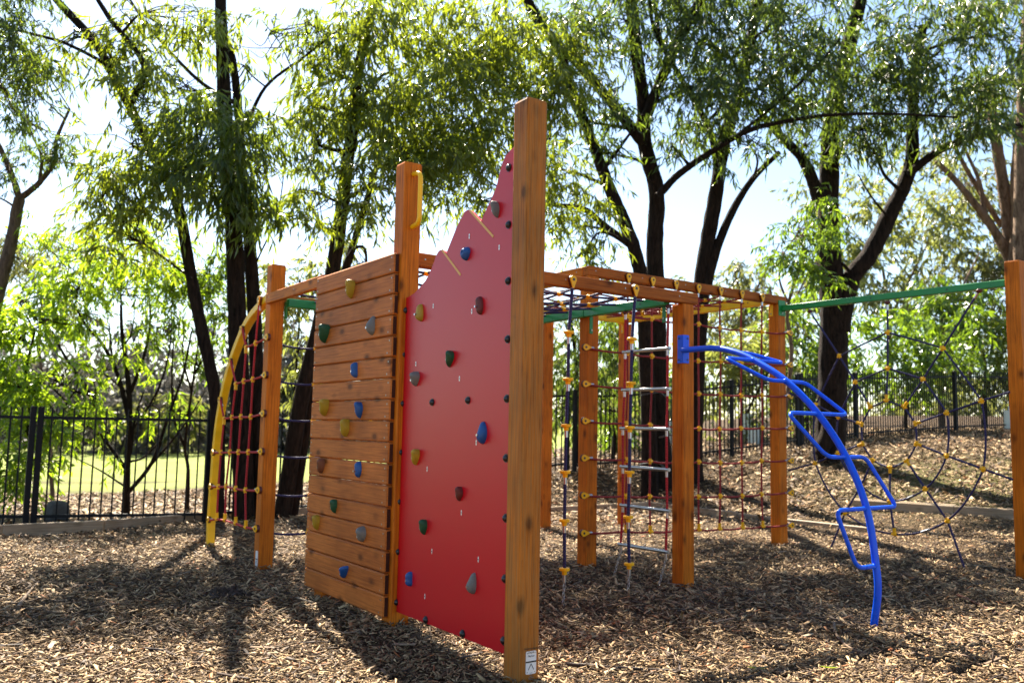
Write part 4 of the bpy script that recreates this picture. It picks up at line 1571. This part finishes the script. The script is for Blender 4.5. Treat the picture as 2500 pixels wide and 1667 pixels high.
tree('gum_tree', 'dark tree with a pair of diverging trunks above the blue bracket', 'tree',
     [([(1590, 1060), (1598, 850), (1612, 650), (1628, 540), (1648, 420), (1660, 340), (1690, 230), (1720, 120), (1740, 0), (1750, -100)], [15.6, 15.2], 44, 18),
      ([(1612, 700), (1640, 590), (1680, 490), (1730, 410), (1790, 350)], 15.4, 26, 11), ([(1650, 400), (1630, 300), (1570, 190), (1520, 100), (1500, -20)], 15.2, 17, 8), ([(1730, 410), (1740, 370), (1725, 340), (1700, 330)], 15.3, 6, 3)],
     [(1700, 110, 14.6, 130, 90, 1.6), (1650, 230, 14.4, 110, 65, 1.5), (1780, 190, 14.6, 110, 80, 1.5), (1720, 310, 14.6, 60, 40, .6), (1620, 40, 14.6, 90, 60, 1.3), (1800, 60, 14.6, 110, 80, 1.3), (1640, 340, 14.6, 50, 40, .5), (1720, -90, 15, 220, 90, 1.3), (1580, 280, 14.6, 60, 50, .7)],  # includes a clump over the view, put there for ground shade
     'leaf_shade', 'darkbark', seed=6, group=GT, L=.17, dens=.8)
tree('gum_tree', 'thick black forked tree behind the blue step loops on the bank', 'tree',
     [([(1905, 1040), (1908, 980), (1912, 860), (1915, 740), (1908, 640), (1903, 520), (1905, 380), (1912, 270), (1945, 120), (1975, 10), (1990, -100)], [16.4, 16.2], 74, 24),
      ([(1928, 760), (1950, 650), (2000, 580), (2045, 490), (2070, 440), (2092, 380), (2096, 290), (2100, 180), (2120, 60)], [16.3, 16], 46, 20),
      ([(2088, 400), (2150, 350), (2220, 320), (2290, 300), (2380, 280)], 15.9, 20, 14), ([(1885, 470), (1868, 420), (1840, 360), (1790, 310), (1740, 250)], 16, 32, 14), ([(2070, 440), (2030, 400), (2010, 350), (1970, 310)], 16, 9, 4), ([(2040, 500), (2000, 450), (1970, 400)], 16, 6, 3),
      ([(1960, 640), (1940, 610), (1920, 600)], 16.2, 8, 6), ([(1880, 1046), (1900, 1000), (1905, 960)], 16.1, 40, 30)],
     [(1900, 140, 15.4, 120, 100, 1.4), (2040, 120, 15.4, 120, 100, 1.5), (2050, 230, 15.4, 130, 70, 1.3), (2170, 90, 15.4, 110, 90, 1.4), (2150, 230, 15.4, 110, 70, 1.3), (2260, 200, 15.3, 90, 100, 1.4), (1960, 300, 15.6, 80, 45, .7), (1850, 330, 15.6, 60, 40, .5), (2000, 350, 15.6, 70, 40, .4), (2060, -90, 16, 280, 90, 1.3), (1840, 230, 15.4, 80, 50, 1.1),  # unseen top clump added for the shade it throws
      (2310, 80, 15.4, 80, 90, 1.2), (2230, 310, 15.4, 80, 40, .7)],
     'leaf_shade', 'darkbark', seed=7, group=GT, L=.17, dens=.8)
tree('gum_tree', 'pale-barked gum with several upswept limbs beyond the web bar end', 'tree',
     [([(2330, 640), (2322, 560), (2312, 470), (2300, 400), (2285, 300), (2270, 200)], [20, 20], 34, 20), ([(2330, 620), (2290, 540), (2240, 470), (2190, 410), (2150, 370)], 20, 24, 10), ([(2325, 600), (2330, 500), (2326, 420), (2332, 330)], 19.8, 16, 9), ([(2262, 500), (2250, 420), (2215, 340)], 20, 12, 6),
      ([(2300, 520), (2250, 440), (2215, 380), (2190, 330)], 20.2, 13, 8), ([(2350, 620), (2348, 480), (2352, 300), (2362, 100), (2370, -50)], 19, 40, 30)],
     [(2280, 260, 19.5, 90, 80, .6), (2200, 330, 20, 80, 50, .5), (2320, 150, 19, 60, 100, .6), (2300, -40, 19, 100, 90, 1.0), (2240, 420, 20.5, 60, 50, .4)],
     'leaf_olive', 'palebark', seed=8, group=GT, L=.16)
tree('gum_tree', 'crooked grey-brown tree with fine dark twigs at the far side of the gate panel', 'tree',
     [([(-25, 760), (0, 655), (25, 560), (38, 490), (45, 455)], 12.6, 30, 24), ([(45, 460), (30, 410), (5, 350), (-20, 300)], 12.6, 16, 9), ([(48, 455), (90, 420), (125, 370), (130, 320), (160, 250)], 12.6, 15, 6), ([(90, 420), (95, 360), (70, 300), (50, 220)], 12.5, 8, 4), ([(40, 480), (10, 460), (-20, 450)], 12.6, 6, 3)],
     [(25, 90, 10.5, 70, 110, 1.5), (0, 200, 10.8, 70, 70, 1.2), (70, 290, 12.2, 90, 70, .45), (120, 370, 12.4, 70, 60, .4), (20, 380, 12.4, 70, 60, .5), (70, 200, 11.4, 80, 60, .55), (0, -60, 10.8, 110, 80, 1.2)],
     'leaf_shade', 'greybark', seed=9, group=GT, L=.11, W=.013)
# low leafy growth in front of the big dark tree
tree('young_tree', 'small bright round-crowned tree with a crooked pale stem behind the raised beam end', 'young tree',
     [([(1786, 1045), (1800, 960), (1812, 880), (1818, 800), (1808, 720), (1825, 650), (1848, 600)], 15.6, 12, 6), ([(1812, 700), (1790, 640), (1800, 580)], 15.6, 6, 3)],
     [(1850, 540, 15, 75, 60, 1.5), (1800, 590, 15, 50, 35, 1.2), (1895, 600, 15, 40, 50, 1.2), (1880, 500, 15, 50, 40, 1.3)],
     'leaf_bright', 'palebark', seed=10, L=.13, W=.024)

# shrubs and saplings behind the fence, left
GSH = 'bushy shrubs beyond the fence'
tree('shrub', 'multi-stemmed green shrub behind the fence bay of the stone', 'shrub',
     [([(290, 1192), (292, 1080), (298, 950), (292, 850), (280, 760), (278, 700)], 13.2, 17, 6), ([(296, 960), (270, 860), (235, 790), (200, 750), (170, 700)], 13.2, 11, 4), ([(300, 900), (330, 820), (345, 740), (340, 660)], 13.2, 9, 3), ([(292, 1080), (240, 1010), (180, 950), (110, 880)], 13.1, 9, 4),
      ([(250, 1010), (210, 910), (150, 820), (120, 760)], 13.2, 11, 4), ([(296, 1130), (350, 1060), (385, 960), (420, 860), (440, 760)], 13.3, 10, 4), ([(298, 1060), (330, 1050), (370, 1010)], 13.2, 6, 3), ([(296, 940), (260, 830), (250, 740)], 13.2, 8, 3), ([(300, 1040), (310, 960), (330, 900)], 13.2, 7, 3), ([(292, 900), (225, 850), (150, 830)], 13.2, 5, 2), ([(296, 1000), (360, 900), (390, 800), (395, 690)], 13.2, 6, 2), ([(250, 830), (300, 770), (310, 690)], 13.2, 5, 2), ([(345, 1070), (420, 980), (470, 900)], 13.3, 6, 2), ([(200, 980), (220, 900), (190, 820)], 13.1, 5, 2), ([(292, 1120), (230, 1080), (170, 1050)], 13.1, 5, 2)],
     [(250, 570, 13.2, 150, 65, 1.05), (160, 600, 13.1, 90, 60, 0.98), (340, 600, 13.2, 90, 60, 0.83), (270, 660, 13.2, 120, 50, 0.52), (400, 650, 13.2, 70, 60, 0.60), (200, 720, 13.2, 90, 40, 0.38), (320, 760, 13.3, 70, 50, 0.22), (250, 850, 13.3, 90, 50, 0.22), (380, 760, 13.3, 60, 50, 0.22), (350, 930, 13.2, 60, 50, 0.22), (230, 1000, 13.2, 70, 50, 0.26), (180, 660, 13, 60, 40, 0.60)],
     'leaf_lime', 'darkbark', seed=11, group=GSH, dens=.8, L=.14, W=.02, droop=.55)
tree('shrub', 'dense bright green shrub behind the fence gate panel', 'shrub',
     [([(60, 1200), (65, 1080), (70, 960), (60, 860), (80, 760)], 12.8, 12, 5), ([(70, 1000), (40, 920), (0, 850)], 12.8, 7, 3), ([(66, 1080), (120, 980), (170, 900)], 12.8, 7, 3)],
     [(60, 990, 12.6, 75, 80, 1.1), (130, 950, 12.6, 75, 55, 1.1), (30, 890, 12.6, 80, 70, 1.2), (120, 860, 12.6, 70, 50, .7), (50, 780, 12.8, 90, 60, 1.3), (130, 740, 12.8, 80, 45, 1.1), (20, 1080, 12.6, 60, 60, .8), (110, 1060, 12.6, 50, 40, .7), (190, 900, 12.7, 60, 40, .6), (-60, 850, 12.6, 90, 150, 1.0), (60, 690, 13, 80, 50, 1.0)],
     'leaf_lime', 'darkbark', seed=12, group=GSH, L=.14, W=.028, droop=.5, dens=.62)
tree('shrub', 'sparse twiggy sapling behind the fence close to the yellow arch', 'shrub',
     [([(430, 1185), (432, 1080), (425, 1020), (440, 900), (455, 790), (470, 690)], 13.6, 9, 3), ([(426, 1030), (400, 960), (395, 860), (400, 760)], 13.6, 7, 3), ([(440, 900), (420, 820), (425, 740)], 13.6, 5, 2), ([(445, 860), (480, 800), (500, 720)], 13.6, 5, 2)],
     [(440, 640, 13.5, 70, 50, 1.1), (470, 730, 13.5, 55, 60, .7), (400, 740, 13.5, 60, 50, .5), (455, 840, 13.5, 50, 60, .4), (420, 950, 13.6, 50, 50, .22), (480, 620, 13.4, 50, 60, 1.0)],
     'leaf_bright', 'brownbark', seed=13, group=GSH, L=.13, droop=.6)
tree('shrub', 'yellow-green leafy shrub filling the gap between arch post and plank wall', 'shrub',
     [([(668, 1150), (672, 1000), (680, 850), (690, 700)], 15, 9, 4)],
     [(690, 640, 14.6, 60, 45, 1.3), (675, 720, 14.8, 45, 60, 1.0), (690, 800, 14.8, 45, 60, .8), (700, 900, 14.8, 40, 60, .5), (760, 640, 14.6, 55, 45, 1.2), (620, 690, 14.8, 50, 50, .9), (840, 600, 14.6, 60, 50, 1.0), (660, 950, 15, 40, 60, .3)],
     'leaf_pale', 'brownbark', seed=14, group=GSH, L=.14, W=.026)
tree('shrub', 'feathery olive shrub crown above the bright shrub left of the leaning tree', 'shrub',
     [([(120, 1130), (110, 950), (90, 800), (100, 650)], 16, 10, 4)],
     [(90, 620, 15.6, 90, 70, 1.0), (200, 560, 15.6, 90, 50, .9), (150, 690, 15.6, 80, 50, .7), (30, 560, 15.8, 70, 70, .6)],
     'leaf_olive', 'greybark', seed=15, group=GSH, L=.16, W=.014, droop=.8)
tree('weeping_tree', 'dark drooping tree behind the fence between tallest post and its neighbour', 'tree',
     [([(1325, 1080), (1328, 950), (1322, 830), (1310, 720)], 16.8, 14, 6), ([(1326, 950), (1350, 850), (1380, 780)], 16.8, 8, 3), ([(1405, 1090), (1415, 980), (1440, 880), (1460, 800)], 17, 12, 5)],
     [(1300, 760, 16.6, 60, 60, 1.5), (1320, 850, 16.5, 60, 70, 1.6), (1300, 930, 16.6, 50, 50, 1.1), (1400, 860, 16.8, 50, 70, 1.3), (1380, 940, 16.8, 50, 50, .9), (1440, 790, 16.9, 50, 50, .8), (1350, 720, 16.9, 50, 30, .6)],
     'leaf_shade', 'darkbark', seed=16, L=.17, W=.02, droop=1.2)
tree('shrub', 'sunlit pale shrub behind the fence beside the rope ladder', 'shrub',
     [([(1440, 1080), (1445, 960), (1455, 860)], 19.5, 9, 4)],
     [(1400, 780, 19, 60, 50, .8), (1460, 840, 19, 60, 60, .9), (1440, 950, 19, 60, 60, .7), (1560, 880, 19, 60, 70, .6), (1480, 1000, 19, 60, 40, .6), (1400, 1000, 19, 50, 50, .5)],
     'leaf_bright', 'brownbark', seed=17, group=GSH, L=.15, W=.03)

# growth beyond the fence on the bank
GBK = 'bushland trees beyond the bank'
bank = [('leafy sunlit bush behind the fence and the red cargo net', [(1680, 830, 21, 70, 60, 1.1), (1660, 900, 21, 60, 60, .8), (1740, 780, 21.5, 80, 50, 1.0), (1740, 880, 21, 60, 60, .8), (1690, 990, 20, 60, 50, .4), (1630, 780, 21.5, 50, 50, .8)], 'leaf_pale', (1700, 1010, 21)),
        ('glossy bush behind the thick forked tree, left half', [(1830, 780, 21, 70, 60, 1.2), (1850, 850, 21, 70, 50, 1.1), (1830, 720, 22, 60, 40, .9), (1960, 830, 21.5, 60, 60, 1.2), (1850, 930, 21, 60, 50, .7)], 'leaf_bright', (1850, 990, 21.5)),
        ('glossy bush seen through the rope web, its leaves glinting', [(2050, 790, 22.5, 90, 60, 1.3), (2130, 820, 22.5, 80, 50, 1.3), (2000, 740, 23, 80, 40, 1.1), (2180, 760, 23, 80, 50, 1.2), (2080, 860, 22.5, 90, 40, 1.1)], 'leaf_bright', (2080, 960, 23)),
        ('shady dark bush behind the fence at the free end of the web bar', [(2250, 820, 25, 80, 60, 1.3), (2300, 760, 25, 70, 60, 1.2), (2240, 740, 26, 70, 40, 1.1), (2320, 860, 25, 60, 50, 1.1), (2180, 880, 25, 60, 30, .9), (2400, 800, 25, 80, 90, 1.0)], 'leaf_mid', (2260, 930, 26))]
for i, (lab, cl, lf, (bx, by, bd)) in enumerate(bank):
    tree('bush', lab, 'bush', [([(bx, by), (bx + 4, by - 80), (bx - 6, by - 150)], bd, 10, 5), ([(bx, by - 30), (bx + 40, by - 110), (bx + 70, by - 160)], bd, 7, 3)], cl, lf, 'brownbark', seed=30 + i, group=GBK, L=.16, W=.032, thick=1.25, droop=.5)
far = [('hazy pale round-topped gum above the raised beam end', [(1700, 620, 40, 50, 40, 1.0), (1740, 640, 40, 50, 50, 1.0), (1660, 680, 40, 60, 50, .9), (1760, 700, 40, 60, 50, .9), (1690, 730, 40, 70, 40, .8), (1620, 720, 42, 50, 40, .7)], 'leaf_olive', (1700, 860, 40), 2.0),
       ('large sunlit pale gum filling the gap right of the thick forked trunk', [(2010, 470, 30, 80, 70, 1.0), (2080, 540, 30, 90, 60, 1.0), (1960, 560, 30, 60, 60, 1.0), (2000, 640, 29, 80, 50, 1.1), (2140, 440, 31, 90, 60, .8), (2180, 540, 31, 80, 50, .9), (1880, 440, 31, 60, 60, .6), (2060, 690, 28, 90, 40, 1.0), (2120, 360, 31, 80, 50, .6)], 'leaf_pale', (2040, 860, 30), 1.6),
       ('olive gum with drooping foliage behind the pale-barked gum', [(2200, 640, 30, 80, 50, 1.0), (2270, 600, 30, 70, 60, 1.0), (2250, 500, 31, 70, 50, .7), (2310, 690, 29, 60, 50, 1.1), (2130, 620, 30, 50, 40, .8), (2290, 420, 31, 70, 60, .6), (2360, 560, 30, 60, 90, .9)], 'leaf_olive', (2230, 860, 30), 1.6),
       ('yellow-green wattle just above the green web bar', [(2150, 670, 26, 70, 40, 1.2), (2210, 690, 26, 60, 40, 1.2), (2120, 720, 26, 70, 40, 1.1), (2200, 750, 26, 70, 40, 1.0)], 'leaf_bright', (2160, 880, 26), 1.4),
       ('pale hazy gum low behind the red cargo net', [(1640, 660, 34, 50, 40, .8), (1800, 700, 33, 60, 50, .9), (1850, 660, 33, 50, 50, .9), (1790, 760, 32, 70, 40, 1.0), (1720, 790, 32, 60, 40, .9)], 'leaf_pale', (1780, 900, 33), 1.7)]
for i, (lab, cl, lf, (bx, by, bd), th) in enumerate(far):
    tree('gum_tree', lab, 'tree', [([(bx, by), (bx + 4, by - 130), (bx - 12, by - 240)], bd, 12, 6), ([(bx, by - 120), (bx + 50, by - 220), (bx + 90, by - 300)], bd, 8, 3)], cl, lf, 'palebark', seed=40 + i, group=GBK, L=.17, W=.03, thick=th, droop=.7)

# the far side of the lawn: a hazy, half bare tree line that reads as one mass
Vs = []
r_ = np.random.default_rng(5)
for k in range(150):
    x = r_.uniform(-700, 1150) if k < 110 else r_.uniform(700, 2900)
    dd = r_.uniform(48, 75)
    hh = r_.uniform(60, 190)
    c = deep(x * DS, 985 * DS - hh * .55, dd)
    V, _ = leaf_cloud(c, np.array([80 * DS * dd / FPX, hh * DS * dd / FPX * .8, 2.5]), 75, 11, .55, .12, .6, r_)
    Vs.append(V)
fo = crown_obj(Vs[:95], 'leaf_grey', None, 'far_treeline')
tag(fo, kind='stuff')
fo = crown_obj(Vs[95:], 'leaf_olive', None, 'far_woodland')
tag(fo, kind='stuff')

# ------------------------------------------------------------------ smaller things
def rock(p, s, label, seed, name='stone', cat='stone'):
    r_ = np.random.default_rng(seed)
    m = MB()
    seg, rg = 12, 8
    V = []
    for i in range(rg + 1):
        th = math.pi * i / rg
        for k in range(seg):
            a = 2 * math.pi * k / seg
            q = 1 + .12 * math.sin(2 * a + seed) * math.sin(th) + r_.normal(0, .05) * math.sin(th)
            ex = lambda v: math.copysign(abs(v) ** .6, v)
            V.append((p[0] + s[0] * q * ex(math.sin(th)) * ex(math.cos(a)), p[1] + s[1] * q * ex(math.sin(th)) * ex(math.sin(a)), p[2] + s[2] * (q * ex(math.cos(th)) + .6)))
    m.add(V, [(i * seg + k, (i + 1) * seg + k, (i + 1) * seg + (k + 1) % seg, i * seg + (k + 1) % seg) for i in range(rg) for k in range(seg)])
    o = m.build(name, M['stone'])
    return tag(o, label, cat)


q = deep(130 * DS, 1205 * DS, 11.6)
q[2] = ground(q)
rock(q, (.13, .12, .19), 'squared dark grey stone standing behind the fence beside the gate post', 3)

for i, (x, y, w0, h0, lab) in enumerate([(1452, 1050, .22, .55, 'white sleeve guard behind the fence close to the rope ladder'), (1548, 1040, .22, .55, 'white sleeve guard behind the fence next to the black trunk'), (1718, 1060, .26, .6, 'white sleeve guard behind the fence seen low through the red net'), (1735, 1085, .24, .35, 'short leaning white sleeve guard low behind the red net'), (2318, 1030, .16, .5, 'pale sleeve guard behind the fence and web')]):
    dd = [20, 20, 20.5, 19, 22.6][i]
    p = deep(x * DS, y * DS, dd)
    p[2] = ground(p)
    m = MB()
    for k in range(3):
        a0, a1 = 2 * math.pi * k / 3, 2 * math.pi * (k + 1) / 3
        A, B = p + w0 * .6 * np.array([math.cos(a0), math.sin(a0), 0]), p + w0 * .6 * np.array([math.cos(a1), math.sin(a1), 0])
        d = (B - A) / np.linalg.norm(B - A)
        m.box((A + B) / 2 + Z * h0 / 2, (B - A) / 2, np.cross(Z, d) * .004, Z * h0 / 2)
    m.tube([p - Z * .1 + X * w0 * .3, p + Z * (h0 + .12) + X * w0 * .3], .012, 6)
    tag(m.build('tree_guard', M['guard']), lab, 'tree guard', 'sleeve guards round young plants')

# black scoops on the trunk behind the rope ladder
for i, (x, y, dd, lab) in enumerate([(1497, 906, 14.2, 'black curved plastic scoop jutting from the trunk at rung height'), (1493, 1066, 14.2, 'black curved plastic scoop low on the trunk behind the rope ladder'), (1538, 1003, 14.2, 'black curved plastic scoop half hidden behind the post with the blue bracket')]):
    c = deep(x * DS, y * DS, dd)
    m = MB()
    n = 14
    V = []
    for a in np.linspace(0, 1, n):
        for b in (-1, 1):
            for t in (0, 1):
                V.append(c + RH * (-.17 + .42 * a) + Z * (.05 * math.sin(a * 2.2) - .10 * max(0, a - .7) * 3 - .022 * t) + FH * b * (.05 + .06 * math.sin(math.pi * a)))
    F = []
    for k in range(n - 1):
        o_ = k * 4
        F += [(o_, o_ + 4, o_ + 6, o_ + 2), (o_ + 1, o_ + 3, o_ + 7, o_ + 5), (o_, o_ + 1, o_ + 5, o_ + 4), (o_ + 2, o_ + 6, o_ + 7, o_ + 3)]
    F += [(0, 2, 3, 1), (n * 4 - 4, n * 4 - 3, n * 4 - 1, n * 4 - 2)]
    m.add(V, F, 0)
    tag(m.build('plastic_scoop', M['darkplastic']), lab, 'scoop', 'black scoops by the dark trunk')


def stick(pts, w0, label, mat='stick', name='stick', cat='stick', lift=.022):
    P = []
    for (x, y) in pts:
        p = gpt(x * DS, y * DS)
        P.append(p + Z * lift)
    sp_ = spline(P, 5)
    m = MB()
    n = len(sp_)
    m.tube(sp_, [w0 * (1 - .55 * i / n) for i in range(n)], 6, 0, True, True, .35)
    return tag(m.build(name, M[mat]), label, cat)


stick([(40, 1412), (58, 1382), (88, 1346)], .016, 'broken strip of pale bark lying on the chips in front of the gate panel', lift=.03)
stick([(0, 1400), (70, 1388), (140, 1365), (200, 1352)], .007, 'thin straight twig crossing the pale bark strip', 'stick')
stick([(1300, 1538), (1420, 1552), (1560, 1556), (1640, 1556)], .011, 'long brown stick lying across the chips beside the tallest post', 'darkstick')
stick([(1915, 1436), (1922, 1470), (1960, 1500), (2040, 1530)], .010, 'curved grey twig just in front of the blue pole foot', 'stick')
stick([(1900, 1441), (1980, 1443), (2040, 1444)], .006, 'thin black twig lying against the blue pole foot', 'darkstick')
stick([(2200, 1375), (2250, 1400), (2300, 1425)], .012, 'reddish bark strip on the mulch between blue pole and web post', 'redstick')
stick([(330, 1500), (370, 1505), (400, 1515)], .011, 'short dark bark piece in the open sunlit chips', 'darkstick')
stick([(1560, 1530), (1562, 1560)], .009, 'stubby dark stick poking across the long brown stick', 'darkstick')
# dug hollow with turned dark chips near the arch
q = gpt(527 * DS, 1372 * DS)
m = MB()
for k in range(70):
    a = rng.normal(0, 1, 2) * [.10, .07]
    L = rng.uniform(.02, .05)
    d = rng.normal(size=3)
    d /= np.linalg.norm(d)
    e = np.cross(d, rng.normal(size=3))
    e /= np.linalg.norm(e)
    hgt = max(0, .055 - .5 * np.linalg.norm(a) * .5)
    m.box(q + RH * a[0] + FH * a[1] + Z * hgt, d * L, e * L * .2, np.cross(d, e) * .003)
tag(m.build('mulch_clump', M['darkstick']), kind='stuff')
# strips of bark and twigs scattered over the mulch
m = MB()
for k in range(420):
    d_ = rng.uniform(2.6, 11)
    p = rd(rng.uniform(-.62, .62) * d_, d_)
    p[2] = ground(p) + .026
    a = rng.uniform(0, math.pi * 2)
    L = rng.uniform(.04, .13) * rng.choice([1, 1, 1, 1.8])
    dv = np.array([math.cos(a), math.sin(a), rng.normal(0, .06)])
    sv = np.array([-math.sin(a), math.cos(a), 0])
    if k % 3:
        m.tube([p - dv * L, p + sv * rng.normal(0, .012), p + dv * L], [.004, .0045, .002], 5, int(k % 2), True, True, .3)
    else:
        m.box(p, dv * L * .7, sv * rng.uniform(.006, .013), np.cross(dv, sv) * .0025, int(rng.integers(0, 3)))
tag(m.build('bark_litter', [M['stick'], M['darkstick'], M['sleeper']]), kind='stuff')
# green leaf lying on the chips
for i, (x, y, lab) in enumerate([(1818, 1580, 'single green gum leaf lying on the chips at the lower edge beside the stick'), (1905, 1556, 'single pale leaf lying on chips below the blue pole')]):
    if y > 1560:
        x, y = 1740, 1548
    p = gpt(x * DS, y * DS) + Z * .03
    m = MB()
    a = RH * .05 + FH * -.012
    b = np.cross(Z, a) * .22
    V = []
    for t in np.linspace(-1, 1, 9):
        wd = (1 - t * t) ** .8
        for s_ in (-1, 0, 1):
            V.append(p + a * t + b * s_ * wd + Z * (.006 * abs(s_) * wd + .006 * t * t))
    m.add(V, [(k * 3 + j, k * 3 + j + 1, k * 3 + j + 4, k * 3 + j + 3) for k in range(8) for j in range(2)], 0, True)
    tag(m.build('fallen_leaf', M['leaf_mid']), lab, 'leaf')
